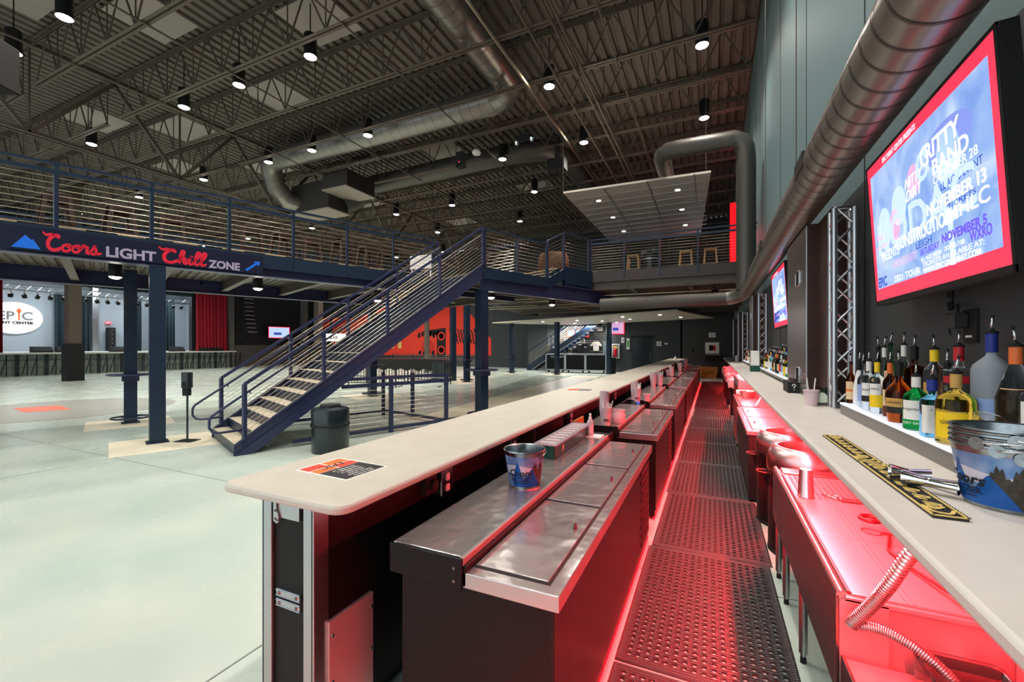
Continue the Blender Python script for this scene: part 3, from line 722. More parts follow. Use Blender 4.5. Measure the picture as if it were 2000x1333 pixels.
# --- bottles
def glass(n,c,r=.03,tr=1,ior=1.25): return mat('glass_'+n,c,r,trans=tr,ior=ior)
G={k:glass(k,c) for k,c in dict(clear=(240,248,246),green=(16,150,60),blue=(120,205,235),amber=(196,88,20),brown=(120,50,22),olive=(60,110,70),dark=(26,44,30),gold=(235,190,70)).items()}
G['frost']=mat('glass_frosted',(205,215,225),.45,trans=.55,ior=1.2)
G['white']=mat('white_bottle',(240,238,236),.25)
L_={k:mat('label_'+k,c,.5) for k,c in dict(white=(238,236,230),cream=(226,196,150),yellow=(246,206,30),red=(196,34,44),blue=(150,176,226),gold=(206,160,86),black=(26,26,28),orange=(226,110,50),navy=(34,52,140),kraft=(240,196,146)).items()}
def bottle(loc, r, h, shape, g, label, cap='black', lab=None, lab2=None, liquid=None, words=(), group='liquor bottles', neck=None, pour=True, capm=None):
    t=thing('liquor_bottle',label,'bottle',loc,0,group); F=wm(t); nr=r*.30 if r<.04 else .0145
    sq = shape=='square'; n=28; hb=h
    if shape=='round': prof=[(r*.9,0),(r,.006),(r,h*.60),(r*.9,h*.66),(nr*1.3,h*.76),(nr,h*.80),(nr,h*.97),(nr*1.15,h*.975),(nr*1.15,h)]
    elif shape=='wine': prof=[(r*.9,0),(r,.008),(r,h*.52),(r*.8,h*.6),(nr*1.5,h*.72),(nr,h*.8),(nr,h*.96),(nr*1.2,h*.965),(nr*1.2,h)]
    elif shape=='flask': prof=[(r*.72,0),(r*.8,.008),(r,h*.42),(r*.95,h*.54),(r*.6,h*.64),(nr*1.2,h*.72),(nr,h*.76),(nr,h*.97),(nr*1.2,h*.975),(nr*1.2,h)]
    elif shape=='tall': prof=[(r*.9,0),(r,.008),(r,h*.66),(r*.85,h*.70),(nr*1.2,h*.76),(nr,h*.78),(nr,h)]
    elif shape=='bell': prof=[(r*.92,0),(r,.01),(r*.98,h*.4),(r*.8,h*.52),(nr*1.9,h*.7),(nr,h*.82),(nr,h)]
    else: prof=[(r*.95,0),(r,.006),(r,h*.60),(r*.93,h*.655),(nr*1.5,h*.70),(nr,h*.74),(nr,h*.97),(nr*1.2,h*.975),(nr*1.2,h)]
    sx=1; sy=1
    b=MB(F)
    if sq: 
        vs=[];fs=[];pts=16
        for rr,z in prof:
            k=max(0,min(1,(rr-nr)/(r-nr)))
            for q in range(pts):
                a=2*PI*q/pts; c_,s_=math.cos(a),math.sin(a); m_=max(abs(c_),abs(s_)); f=1/m_*.93
                e=rr*(k*min(f,1.22)+(1-k)); vs.append((e*c_,e*s_,z))
        for i in range(len(prof)-1): fs += [(i*pts+q,i*pts+(q+1)%pts,(i+1)*pts+(q+1)%pts,(i+1)*pts+q) for q in range(pts)]
        fs += [tuple(range(pts-1,-1,-1)),tuple((len(prof)-1)*pts+q for q in range(pts))]
        b.add(vs,fs)
    else: b.lathe(prof,n=n)
    b.build('glass_body',G[g],t,smooth=True)
    def band(name,z0,z1,m,a0=-PI,a1=0,k=1.012):
        vs=[];fs=[];N=14
        def rad(z):
            for (r0,za),(r1,zb) in zip(prof,prof[1:]):
                if za<=z<=zb: return r0+(r1-r0)*(z-za)/max(zb-za,1e-6)
            return r
        for i in range(N+1):
            a=a0+(a1-a0)*i/N; f=1
            if sq: 
                m_=max(abs(math.cos(a)),abs(math.sin(a))); f=min(.93/m_,1.22)
            for z in (z0,z1): vs.append((rad(z)*k*f*math.cos(a),rad(z)*k*f*math.sin(a),z))
        for i in range(N): fs.append((2*i,2*i+2,2*i+3,2*i+1))
        return MB(F).add(vs,fs).build(name,m,t,smooth='all')
    # label centred towards the camera-left (-X,-Y)
    ca=-2.2
    if lab: 
        band('front_label',h*lab[1],h*lab[2],L_[lab[0]],ca-.85,ca+.85)
    if lab2: band('label_band',h*lab2[1],h*lab2[2],L_[lab2[0]],ca-1.0,ca+1.0,1.02)
    for (s,z,sz,mm) in words:
        me_w = r*1.0
        R_=r*(1.06 if not sq else 1.03); c_=(R_*math.cos(ca),R_*math.sin(ca),h*z)
        text(s,sz,mm,t,F@frame(c_,(-math.sin(ca),math.cos(ca),0),(0,0,1)),ext=.0006)
    cm = capm or M['blackm']
    if capm is not None: MB(F).lathe([(nr*1.22,h*.80),(nr*1.3,h*.80),(nr*1.3,h+.001),(0,h+.001)],n=16).build('neck_foil',cm,t,smooth=True)
    if pour:
        p=MB(F).lathe([(nr*1.5,h),(nr*1.5,h+.008),(nr*.9,h+.012),(.006,h+.02)],n=12).build('pourer_collar',M['blackm'],t,smooth=True)
        a=rnd.uniform(-.05,.05)
        MB(F).tube([(0,0,h+.018),(a*.06,0,h+.045),(a*.2,-.003,h+.07)],[.0058,.005,.004],8).build('spout',M['chrome'],p,smooth='all')
        MB(F).tube([(a*.19,-.0028,h+.067),(a*.24,-.004,h+.079)],.0058,8).build('spout_tip',M['blackm'],p)
    return t
W=L_['white'];K=M['ink']
z1=ST; z2=ST+.085
bottle((.93,3.945,z1),.030,.29,'round','amber','small amber bottle with cream label, farthest on the near shelf',lab=('cream',.1,.55),lab2=('orange',.3,.36))
bottle((.957,3.85,z1),.038,.31,'bell','white','white coated bottle with dark cap beside the small amber one',capm=M['blackm'])
bottle((.945,3.72,z1),.032,.30,'round','clear','clear bottle with pale blue label right of the white bottle',lab=('blue',.14,.52))
bottle((.935,3.56,z1),.038,.32,'tall','clear','clear bottle with white label and red emblem, left of the yellow-label one',lab=('white',.16,.56),lab2=('black',.18,.30),words=(('RUM',.40,.02,K),),capm=L_['white'])
bottle((.94,3.42,z1),.038,.32,'tall','clear','clear bottle with yellow-and-white label and yellow neck foil',lab=('white',.36,.58),lab2=('yellow',.12,.36),words=(('LIMON',.46,.016,K),),capm=L_['yellow'])
bottle((.965,3.29,z1),.036,.32,'round','brown','brown bottle with orange neck foil half hidden behind the big amber one',lab=('cream',.2,.5),capm=L_['orange'])
bottle((.935,3.06,z1),.060,.32,'flask','amber','large amber pear-shaped bottle with gold and black label',lab=('gold',.27,.42),lab2=('black',.16,.27),words=(('GRAND',.33,.018,K),),capm=M['blackm'])
bottle((.93,2.82,z1),.052,.265,'round','green','bright green bottle with square white label and grey neck foil',lab=('white',.20,.56),words=(('DRY GIN',.12,.016,W),('Imported',.38,.018,K)),capm=L_['white'])
bottle((.92,2.62,z1),.040,.265,'square','blue','pale blue square bottle with narrow white label',lab=('white',.08,.56),words=(('DRY',.46,.014,L_['navy']),),capm=L_['navy'])
bottle((.945,2.47,z1),.066,.30,'round','gold','squat golden bottle with bright yellow label',lab=('yellow',.1,.46),words=(('GOLD',.30,.022,K),),capm=L_['gold'])
# rear tier
bottle((1.075,3.89,z2),.034,.325,'wine','dark','dark green bottle at the far end of the rear row')
bottle((1.07,3.75,z2),.034,.325,'wine','clear','clear bottle with white neck foil in the rear row',capm=L_['white'])
bottle((1.075,3.66,z2),.034,.345,'wine','green','tall green-necked bottle in the rear row beside the white-foil bottle',lab=('cream',.2,.5))
bottle((1.07,3.42,z2),.036,.34,'wine','clear','clear bottle with long white neck label in the rear row',capm=L_['white'])
bottle((1.07,3.27,z2),.060,.32,'square','brown','dark brown square bottle with black neck in the rear row',capm=M['blackm'])
bottle((1.07,3.02,z2),.046,.315,'round','clear','clear bottle with yellow neck foil in the rear row',lab=('gold',.2,.45),capm=L_['yellow'])
bottle((1.065,2.87,z2),.034,.24,'round','clear','short clear bottle with black collar left of the red-foil bottle',capm=M['blackm'])
bottle((1.07,2.77,z2),.062,.33,'square','clear','broad clear bottle with deep red neck foil in the rear row',lab=('red',.48,.58),words=(('FF',.505,.026,W),),capm=L_['red'])
bottle((1.06,2.48,z2),.062,.385,'round','frost','tall frosted bottle with blue neck band',lab2=('blue',.14,.3),capm=L_['navy'])
bottle((1.05,2.30,z2),.056,.33,'bell','clear','clear bottle with kraft paper label right of the frosted bottle',lab=('kraft',.06,.52),words=(('Handmade',.18,.018,K),('to\'s.',.40,.03,K)),capm=L_['orange'])
bottle((1.03,2.12,z2),.052,.25,'round','clear','clear bottle with white and red label, nearest on the tiered shelf',lab=('white',.08,.56),words=(('RUSS',.4,.02,L_['red']),))
# tilted clear cup with a kiwi-like garnish
t=thing('clear_cup','tilted clear cup with brown and green fruit inside behind the bucket stack','cup',(.925,2.26,ST))
F=Matrix.Translation((.925,2.25,ST+.045))@Matrix.Rotation(.5,4,'Y')@Matrix.Rotation(-.3,4,'X')
MB(F).lathe([(.035,0),(.05,.11),(.052,.11),(.05,.113),(.047,.11),(.033,.003),(0,.003)],n=24).build('cup_wall',M['clear'],t,smooth=True)
MB(F).lathe([(0,.02),(.024,.035),(.03,.06),(.022,.085),(0,.092)],n=16).build('fruit',mat('brown_fruit',(170,110,60),.6,noise=(20,(120,180,50),2)),t,smooth=True)
# second and third shelves: repeats with own positions
kinds=[('round','amber','white','gold'),('wine','dark','cream','black'),('tall','clear','white','yellow'),('round','clear','blue','black'),('flask','amber','gold','black'),('round','green','white','red'),('square','brown','black','orange'),('bell','white','white','black'),('tall','clear','red','white'),('square','blue','white','navy'),('round','gold','yellow','black'),('wine','olive','cream','gold')]
adj={'amber':'amber','dark':'dark green','clear':'clear','green':'bright green','brown':'brown','white':'white','blue':'pale blue','gold':'golden','olive':'olive green'}
pos=('nearest','second','third','fourth','fifth','sixth','seventh','eighth','ninth','tenth','eleventh','twelfth','thirteenth','fourteenth','fifteenth','sixteenth')
def simple(loc,k,label,group,h):
    sh,g,l1,c1=kinds[k%12]
    return bottle(loc,.034 if sh!='square' else .04,h,sh,g,label,lab=(l1,.15,.5),capm=L_[c1],group=group)
for bay,(ya,yb,nm) in enumerate(((6.75,9.9,'second'),(12.7,15.2,'third'))):
    n=15 if bay==0 else 11
    for row in (0,1):
        for i in range(n):
            k=(i*5+row*3+bay*2)%12; y=ya+(yb-ya)*(i+.5*row)/n
            simple((.945 if row==0 else 1.078,y,z1 if row==0 else z2),k,'%s %s bottle from the near end, %s row of the %s shelf'%(pos[i],adj[kinds[k][1]],'front' if row==0 else 'rear','middle' if bay==0 else 'far'),'bottles on the %s shelf'%('middle' if bay==0 else 'far'),.28+.05*((k*7)%5)/5)

# --- cups etc near the truss
t=thing('drink_cup','frosted pink cup with two straws on the back counter beside the truss','cup',(.765,4.40,HB)); F=wm(t)
MB(F).lathe([(.042,0),(.058,.125),(.062,.125),(.062,.132),(.0,.132)],n=24).build('cup_body',M['pinkcup'],t,smooth=True)
for a,b_ in ((-.02,-.03),(.018,.03)): MB(F).tube([(a,0,.12),(a+b_*.4,.0,.235)],.005,8).build('straw',M['white'],t)
t=thing('clear_cup','upside-down stack of clear cups against the nearest truss','cups',(.858,4.50,HB)); F=wm(t)
for i in range(3): MB(F).lathe([(.056-.001*i,.008*i),(.052,.07+.014*i),(.034,.12+.014*i),(.030,.125+.014*i)],n=24).build('cup_wall',M['glassclr'],t,smooth=True)
t=thing('coaster_caddy','black coaster caddy with white hook symbol beside the metal-faced cabinet','caddy',(.80,5.55,HB)); F=wm(t)
MB(F).box(-.055,-.05,0,.055,.30,.12).build('caddy_box',M['blackm'],t,bevel=.004)
MB(F).box(.0,-.0,.12,.055,.28,.15).build('coasters',M['dwood'],t)
MB(F).stroke([(-.014,.02),(-.012,.036),(.006,.04),(.014,.026),(.002,.010),(.002,-.004)],.008,0,.001,frame((0,-.051,.055),(1,0,0),(0,0,1))).stroke([(.002,-.018),(.002,-.026)],.008,0,.001,frame((0,-.051,.055),(1,0,0),(0,0,1))).build('white_symbol',M['white'],t)
t=thing('napkin_holder','white napkin block in dark green base before the second truss','napkins',(.785,10.05,HB)); F=wm(t)
MB(F).box(-.085,-.08,0,.085,.08,.12).build('holder_base',mg,t,bevel=.006)
MB(F).box(-.07,-.065,.12,.08,.065,.42).build('napkins',M['pap'],t,bevel=.004)
for i,y in enumerate((16.8,17.6)):
    solo(MB().box(.72,y,HB,.80,y+.08,HB+.2+.05*i),'small_box',M['pap'] if i==0 else M['blackm'],('white','black')[i]+' little box standing far along the back counter','box')

# --- truss uprights
def truss_mesh(t, w, h, z0):
    for i,(x,y) in enumerate(((0,0),(w,0),(0,w),(w,w))): 
        MB(wm(t)).tube([(x,y,z0),(x,y,z0+h)],.021,14).build('chord',M['alu'],t,smooth=True)
    n=5; d=h/n
    for f in range(4):
        b=MB(wm(t))
        for i in range(n):
            a=i*d+.03; c=a+d*.48; e=a+d*.96
            q=[((0,0),(w,0)),((w,0),(w,w)),((w,w),(0,w)),((0,w),(0,0))][f]
            if f%2: q=(q[1],q[0])
            b.tube([(q[0][0],q[0][1],z0+a),(q[1][0],q[1][1],z0+c)],.0095,8); b.tube([(q[1][0],q[1][1],z0+c),(q[0][0],q[0][1],z0+e)],.0095,8)
        b.build('web_bars',M['alu'],t,smooth=True)
    b=MB(wm(t))
    for z in (.012,h-.012): b.tube([(0,0,z0+z),(w,0,z0+z),(w,w,z0+z),(0,w,z0+z)],.014,8,closed=True)
    b.build('end_frame',M['alu'],t,smooth=True)
for k,(y,nm) in enumerate(((4.30,'nearest'),(10.55,'second'),(15.9,'farthest'))):
    t=thing('truss_upright','%s silver box-truss upright standing on the back counter'%nm,'truss',(.905,y,HB),0,'truss uprights on the back counter')
    truss_mesh(t,.135,1.63,0)
# --- stainless door columns
for k,(y0,y1,nm) in enumerate(((5.13,6.3,'nearest'),(11.5,12.3,'second'),(17.2,18.2,'third'),(21.2,22.2,'farthest'))):
    t=thing('bar_cabinet','%s tall cabinet with brushed steel door and dark wood side on the back counter'%nm,'cabinet',(1.0,y0,HB),0,'tall cabinets on the back counter')
    MB().box(.862,y0,HB,WX-.004,y1,2.96).build('dark_carcass',M['dwood'],t,bevel=.003)
    MB().box(.848,y0,HB,.862,y1,2.95).build('steel_door',M['ss'],t,bevel=.003)
    for z in (1.36,2.40):
        o=MB().box(.846,y0+.33,z,.849,y0+.55,z+.16).build('recess_plate',M['blackm'],t)
        b=MB().tube([(.842,y,zz) for y,zz in rrect(y0+.33,z,y0+.55,z+.16,.025)],.008,6,closed=True).build('recessed_handle',M['alu'],o,smooth='all')
struct(MB().box(.95,4.6,HB,WX,5.13,2.96),'wall_panel_bar',M['dwood'])
# --- adapter, outlet, cable under the screen
t=thing('power_outlet','wall outlet with black power adapter plugged in below the big screen','outlet',(1.12,2.82,1.78))
MB().box(1.118,2.74,1.76,1.13,2.86,1.92).build('outlet_plate',M['blackm'],t,bevel=.002)
MB().box(1.06,2.80,1.83,1.118,2.88,1.905).build('power_adapter',M['rubber'],t,bevel=.006)
MB().box(1.108,2.775,1.785,1.119,2.81,1.795).build('outlet_light',M['white'],t)
MB().tube([(1.09,2.86,1.905),(1.09,2.93,1.91),(1.10,2.95,1.86),(1.10,2.93,1.80)],.004,6).tube([(1.09,2.83,1.9),(1.1,2.86,1.95),(1.11,2.93,1.955),(1.10,2.92,2.02),(1.1,2.93,2.06)],.005,6).build('adapter_cable',M['blackm'],t,smooth='all')
MB().tube([(1.10,2.925,1.99),(1.10,2.93,2.05)],.014,8).tube([(1.1,2.92,1.93),(1.1,2.935,1.965)],.014,8).build('cable_plug',M['blackm'],t)
# ================================================================ screens on the right wall
def emat(n,c,s): return mat(n,c,.4,emit=c,es=s)
M['scr']=mat('screen_picture',(10,12,20),.25); nt=M['scr'].node_tree; bs=nt.nodes['Principled BSDF']
tx=nt.nodes.new('ShaderNodeTexNoise'); tx.inputs['Scale'].default_value=3.2; tx.inputs['Detail'].default_value=5; tx.inputs['Distortion'].default_value=1.2
cr=nt.nodes.new('ShaderNodeValToRGB'); tc=nt.nodes.new('ShaderNodeTexCoord')
for i,(p,c) in enumerate(((.2,(104,148,232)),(.42,(150,184,244)),(.6,(186,212,252)),(.8,(226,238,255)))):
    e=cr.color_ramp.elements[i] if i<2 else cr.color_ramp.elements.new(p); e.position=p; e.color=lin(c)
nt.links.new(tc.outputs['Object'],tx.inputs['Vector']); nt.links.new(tx.outputs['Fac'],cr.inputs['Fac']); nt.links.new(cr.outputs['Color'],bs.inputs['Emission Color']); bs.inputs['Emission Strength'].default_value=.82
M['e_red']=emat('screen_red',(255,52,80),.85); M['e_white']=emat('screen_white',(236,242,255),.80); M['e_blue']=emat('screen_dark_blue',(44,70,170),.8)
M['e_vio']=emat('screen_violet',(96,80,220),.9); M['e_pink']=emat('screen_pink',(206,160,200),.8); M['e_lt']=emat('screen_pale',(186,210,250),.74); M['e_hat']=emat('screen_hat',(116,134,208),.85)
def screen(y0,y1,label,full=True,z0=2.0,z1=2.885):
    t=thing('wall_screen',label,'screen',(1.1,(y0+y1)/2,z0),0,'screens on the right wall')
    w=y1-y0; h=math.hypot(.053,z1-z0); F=frame((.958,y1,z0),(0,-1,0),(-.053,0,z1-z0))
    MB().box(0,0,-.06,w,h,-.004,F).box(-.0,-.0,-.005,w,.03,.004,F).box(0,h-.016,-.005,w,h,.004,F).box(0,0,-.005,.016,h,.004,F).box(w-.016,0,-.005,w,h,.004,F).build('bezel',M['blackm'],t,bevel=.002)
    MB().box(w*.2,h*.15,-.13,w*.8,h*.85,-.06,F).build('wall_bracket',M['blackm'],t)
    b=.065
    MB().box(.016,.03,-.004,w-.016,h-.016,.0,F).build('red_border',M['e_red'],t)
    MB().box(b,.03+b*1.1,.0,w-b,h-.016-b,.0008,F).build('picture',M['scr'],t)
    cnt=[0]
    def T(s,x,y,sz,x1,m='e_white',sh=0,off=0):     # text fitted between x and x1 (fractions of the width)
        cnt[0]+=1
        o=text(s,sz,M[m],None,Matrix(),ext=.0002,align='LEFT',shear=sh,off=off)
        xs=[v.co.x for v in o.data.vertices]; k=(x1-x)*w/(max(xs)-min(xs)); x0=min(xs)
        o.data.transform(F@Matrix.Translation((x*w-x0*k,y*h,.0012+.00012*cnt[0]))@Matrix.Diagonal((k,1,1,1))); o.data.transform(wm(t).inverted()); o.parent=t
    T('EPIC EVENT CENTER PRESENTS',.20,.925,.04,.52,off=.0006)
    # ghosted poster shapes: hat and heads
    for (cx,cy,rx,ry,m) in ((.72,.72,.15,.10,'e_hat'),(.72,.64,.075,.15,'e_lt'),(.47,.66,.05,.09,'e_pink'),(.33,.58,.07,.12,'e_lt'),(.17,.50,.07,.14,'e_lt'),(.28,.48,.05,.1,'e_pink')):
        MB().prism([(w*cx+w*rx*math.cos(2*PI*k/24),h*cy+h*ry*math.sin(2*PI*k/24)) for k in range(24)],.0008,.001,F).build('poster_figure',M[m],t)
    T('RITTY',.58,.70,.11,.80,off=.003); T('BAND',.62,.60,.10,.84,off=.002); T('NITTY',.40,.64,.075,.55,'e_white',.3,.001); T('DIRT',.40,.565,.08,.54,'e_white',.3,.001)
    T('OCTOBER 28',.62,.55,.055,.88); T('ALL AGES EVENT',.64,.495,.05,.90,'e_blue'); T('THURSDAY',.47,.495,.05,.62,'e_hat'); T('O',.50,.62,.20,.60,'e_lt',0,.003); T('G',.54,.68,.14,.60)
    T('KODAC',.09,.34,.26,.86,'e_lt',0,.004); T('NOVEMBER 13',.56,.415,.075,.91,off=.002); T('CONSTRUCTION',.28,.315,.095,.72,off=.002); T('MHLC',.70,.325,.09,.92,off=.001)
    T('PRESENTS',.12,.29,.08,.30); T('LEIGH',.46,.265,.05,.58,'e_blue'); T('TICKETS',.70,.385,.035,.86,'e_blue')
    T('SATURDAY',.49,.22,.045,.63,'e_vio',0,.001); T('NOVEMBER 5',.65,.235,.055,.90,'e_vio',0,.002); T('ROCK COUNTRY',.24,.215,.06,.46,'e_pink')
    T('DOORS 7:00',.66,.19,.03,.78); T('WXRO',.81,.185,.06,.92,'e_vio',0,.002); T('ALL AGES SHOW',.49,.185,.03,.64)
    T('TICKETS AVAILABLE AT:',.50,.152,.034,.88); T('WWW.EPICGREENBAY.COM',.50,.115,.038,.86,off=.001); T('2021 TOUR',.24,.125,.05,.48)
    T('EPIC',.062,.125,.08,.16,'e_blue',0,.002); T('FALL',.08,.44,.05,.16,'e_pink'); T('EVENT CENTER',.065,.38,.03,.2,'e_pink')
    MB().box(w*.69,h*.11,.0009,w*.72,h*.34,.0011,F).box(w*.66,h*.32,.0009,w*.755,h*.345,.0011,F).build('poster_letter',M['e_lt'],t)
    MB().box(w*.08,h*.115,.0009,w*.42,h*.30,.0011,F).build('poster_block',M['e_blue'],t) if not full else None
    return t
screen(2.09,3.50,'big wall screen with red-bordered concert poster above the nearest bottles')
screen(7.0,8.47,'second wall screen, partly hidden by the nearest steel-doored cabinet',False,2.03,2.94)

# ================================================================ mezzanine
ZB=3.2; ZD=3.6
def UB(): return MB(UW)
b=UB()
for s in (0,):   # front edge beam: wide-flange
    b.box(-8,-.02,ZB,9,.22,ZB+.025).box(-8,.09,ZB+.02,9,.11,ZD-.05).box(-8,-.02,ZD-.06,9,.22,ZD-.03)
struct(b,'mezzanine_beam_front',M['steelb'])
struct(UB().box(-8,-.03,ZB+.17,9,-.02,ZD+.06),'mezzanine_fascia',M['steel'])
struct(UB().box(-8,4.15,ZB,9,4.4,ZB+.025).box(-8,4.26,ZB,9,4.29,ZD-.03),'mezzanine_beam_rear',M['steelb'])
for i in range(12):
    u=-7+1.45*i
    struct(UB().box(u-.07,.11,ZB+.08,u+.07,4.26,ZB+.1).box(u-.01,.11,ZB+.1,u+.01,4.26,ZD-.04),'mezzanine_joist',M['joist'])
# corrugated floor deck
vs=[];fs=[]
k=0; u=-8.0; prof=[]
while u<9: prof += [(u,ZD-.05),(u+.08,ZD-.05),(u+.1,ZD-.015),(u+.15,ZD-.015)]; u+=.17
for a,z in prof: vs += [(a,-.02,z),(a,4.4,z)]
for i in range(len(prof)-1): fs.append((2*i,2*i+1,2*i+3,2*i+2))
struct(UB().add(vs,fs).box(-8,-.02,ZD-.012,9,4.4,ZD),'mezzanine_floor',M['deck'])
# landing at the top of the stair
struct(UB().box(5.95,-2.05,ZD-.06,8.3,-.02,ZD),'mezzanine_landing',M['deck'])
b=UB(); b.box(5.9,-2.06,ZB-.1,11.5,-1.86,ZB-.075).box(5.9,-1.97,ZB-.1,11.5,-1.95,ZD-.1).box(5.9,-2.06,ZD-.12,11.5,-1.86,ZD-.1)
struct(b,'mezzanine_beam_landing',M['steelb'])
struct(UB().box(5.95,-2.08,ZB+.19,8.25,-2.06,ZD+.05),'mezzanine_fascia_landing',M['steel'])
for w in (-1.4,-.7): struct(UB().box(5.95,w-.05,ZB+.05,11.5,w+.05,ZB+.07),'mezzanine_joist',M['joist'])
# steps from landing up to the upper deck
b=UB()
for i in range(3): b.box(8.25+.24*i,-1.95,ZD+.02+.135*i,8.52+.24*i,-.05,ZD+.135*(i+1)-.02)
struct(b,'trim_40',M['steel'])
b=UB()
for i in range(3): b.box(8.24+.24*i,-1.95,ZD+.135*(i+1)-.03,8.29+.24*i,-.05,ZD+.135*(i+1))
struct(b,'trim_41',M['pallet'])
struct(UB().add([(8.2,-2.06,ZD-.25),(9.0,-2.06,ZD+.12),(9.0,-2.06,ZD+.42),(8.2,-2.06,ZD+.02),(8.2,-2.0,ZD-.25),(9.0,-2.0,ZD+.12),(9.0,-2.0,ZD+.42),(8.2,-2.0,ZD+.02)],[(0,1,2,3),(7,6,5,4),(3,2,6,7),(0,4,5,1),(1,5,6,2),(0,3,7,4)]),'trim_42',M['steel'])
# upper deck
U2=4.0
pu=[(-3.88,11.95),(-3.40,13.2),(WX,13.2),(WX,27.2),(-12,30),(-9.4,14.2),(-5.8,12.66)]
struct(MB().prism(pu,U2-.14,U2),'mezzanine_floor_upper',mat('dark_deck',(40,40,42),.7))
b=MB().box(-3.4,13.2,3.5,WX,13.42,3.525).box(-3.4,13.3,3.5,WX,13.32,U2-.12).box(-3.4,13.2,U2-.16,WX,13.42,U2-.14)
struct(b,'mezzanine_beam_upper',M['joist'])
struct(MB().box(-3.4,13.17,U2-.26,WX,13.195,U2+.06),'mezzanine_fascia_upper',mat('bronze_fascia',(66,58,58),.5))
struct(UB().box(8.95,-2.08,3.55,10.25,-2.06,U2+.06),'mezzanine_fascia_step',M['steel'])
struct(UB().box(8.95,-2.06,3.5,10.25,-1.86,3.525).box(8.95,-1.98,3.5,10.25,-1.96,U2-.14),'mezzanine_beam_step',M['steelb'])
for y in (15.5,18,20.5,23): struct(MB().box(-9,y-.08,3.45,WX,y+.08,3.47).box(-9,y-.01,3.45,WX,y+.01,3.86),'mezzanine_joist',M['joist'])
for x in (-2.3,-.6): struct(MB().box(x-.06,13.3,3.55,x+.06,19.8,3.57),'mezzanine_joist',M['joist'])
# columns
def column(u,w,top,name='column',s=.115,m='steel'):
    F=UW@Matrix.Translation((u,w,0))
    o=struct(MB(F).box(-s,-s,0,s,-s+.02,top).box(-s,s-.02,0,s,s,top).box(-.012,-s,0,.012,s,top).box(-s*1.5,-s*1.5,0,s*1.5,s*1.5,.02),name,M[m]); return o
def boxcol(u,w,top,s=.115,m='steel'):
    struct(UB().box(u-s,w-s,.02,u+s,w+s,top).box(u-s*1.4,w-s*1.4,0,u+s*1.4,w+s*1.4,.022),'column',M[m])
boxcol(0,.1,ZB); boxcol(-.27,3.15,ZB+.3); boxcol(5.98,-1.92,ZB-.1); boxcol(6.18,4.43,ZB,.12)
for u,w,tp in ((12.33,8.17,3.8),(12.45,7.16,3.8),(19.0,10.84,3.45),(19.98,7.73,3.45),(22.8,5.77,3.45),(-6,.1,ZB),(-6,3.3,ZB)): boxcol(u,w,tp,.12)
# drink tables and foot rings round the columns
def coltable(u,w,label,R=.42,z=1.12,rz=.12,table=True,ringR=.34):
    x,y,_=uw(u,w); t=thing('column_table' if table else 'foot_ring',label,'table' if table else 'foot rail',(x,y,0),math.atan2(ud[1],ud[0]),'ring tables around the steel columns'); F=wm(t)
    if table: MB(F).lathe([(.165,z-.035),(R-.01,z-.035),(R,z-.025),(R,z),(.165,z),(.165,z-.035)],n=32).build('table_top',M['steelb'],t,smooth=True)
    if table: MB(F).box(-.15,-.15,z-.16,.15,.15,z-.03).build('clamp',M['steelb'],t)
    r=MB(F).ring((0,0,rz),ringR,.02,32,8).build('foot_rail',M['steel'],t,smooth='all')
    for k in range(4):
        a=PI/4+k*PI/2; MB(F).bar((.12*math.cos(a),.12*math.sin(a),rz),(ringR*math.cos(a),ringR*math.sin(a),rz),.02).build('spoke',M['steel'],r)
coltable(-.27,3.15,'round ledge table clamped on the second column, left of the hand sanitiser')
coltable(5.98,-1.92,'round ledge table on the column under the stair landing',.40,1.2,.12)
coltable(6.18,4.43,'foot ring on the column seen through the cable guardrail',.42,1.12,.1)
coltable(12.45,7.16,'round ledge table on the column before the red mural',.42,1.12,.1)
coltable(19.98,7.73,'round ledge table on the column left of the road cases',.42,1.12,.1)
coltable(19.0,10.84,'round ledge table on the far column left of the far stair',.42,1.12,.1)

# railings: posts, rails, cables as parts
def railing(label, pts, z0, z1, posts, name='guard_railing', cables=10, mid=True, group=None, F=UW, pz=None):
    """pts: two (u,w) ends; posts: parameters along; z0 deck, z1 rail top"""
    (u0,w0),(u1,w1)=pts; p=F@Vector((u0,w0,0)); q=F@Vector((u1,w1,0))
    t=thing(name,label,'railing',tuple((p+q)/2+Vector((0,0,z0))),0,group)
    L=(q-p).length; d=(q-p).normalized()
    P=lambda s,z: p+d*s+Vector((0,0,z))
    MB().bar(P(-.02,z1-.02),P(L+.02,z1-.02),.05,.04).build('top_rail',M['steel'],t)
    if mid: MB().bar(P(0,z1-.15),P(L,z1-.15),.04,.06).build('mid_rail',M['steel'],t)
    for s in posts: MB().bar(P(s,z0-(pz or .18)),P(s,z1-.03),.05,.05).build('post',M['steel'],t)
    hi=z1-(.24 if mid else .1); lo=z0+.09
    for i in range(cables):
        z=lo+(hi-lo)*i/(cables-1); MB().tube([P(0,z),P(L,z)],.0045,5).build('cable',M['cable'],t)
    return t
railing('long cable railing along the front edge of the left mezzanine above the sign',[(-6.0,-.01),(5.85,-.01)],ZD,4.70,[.04]+[(-1.27+1.18*k)+6.0 for k in range(-3,7)],cables=9)
railing('cable railing along the rear edge of the left mezzanine',[(-6,4.25),(8.5,4.25)],ZD,4.70,[2.4*k for k in range(7)],cables=3)
railing('cable railing on the outer edge of the stair landing',[(6.0,-2.02),(8.2,-2.02)],ZD,4.62,[0,1.1,2.2],cables=10,mid=False)
t=railing('sloped cable railing beside the short upper steps',[(8.32,-2.02),(8.95,-2.02)],ZD+.2,4.85,[0],cables=8,mid=False) if False else None
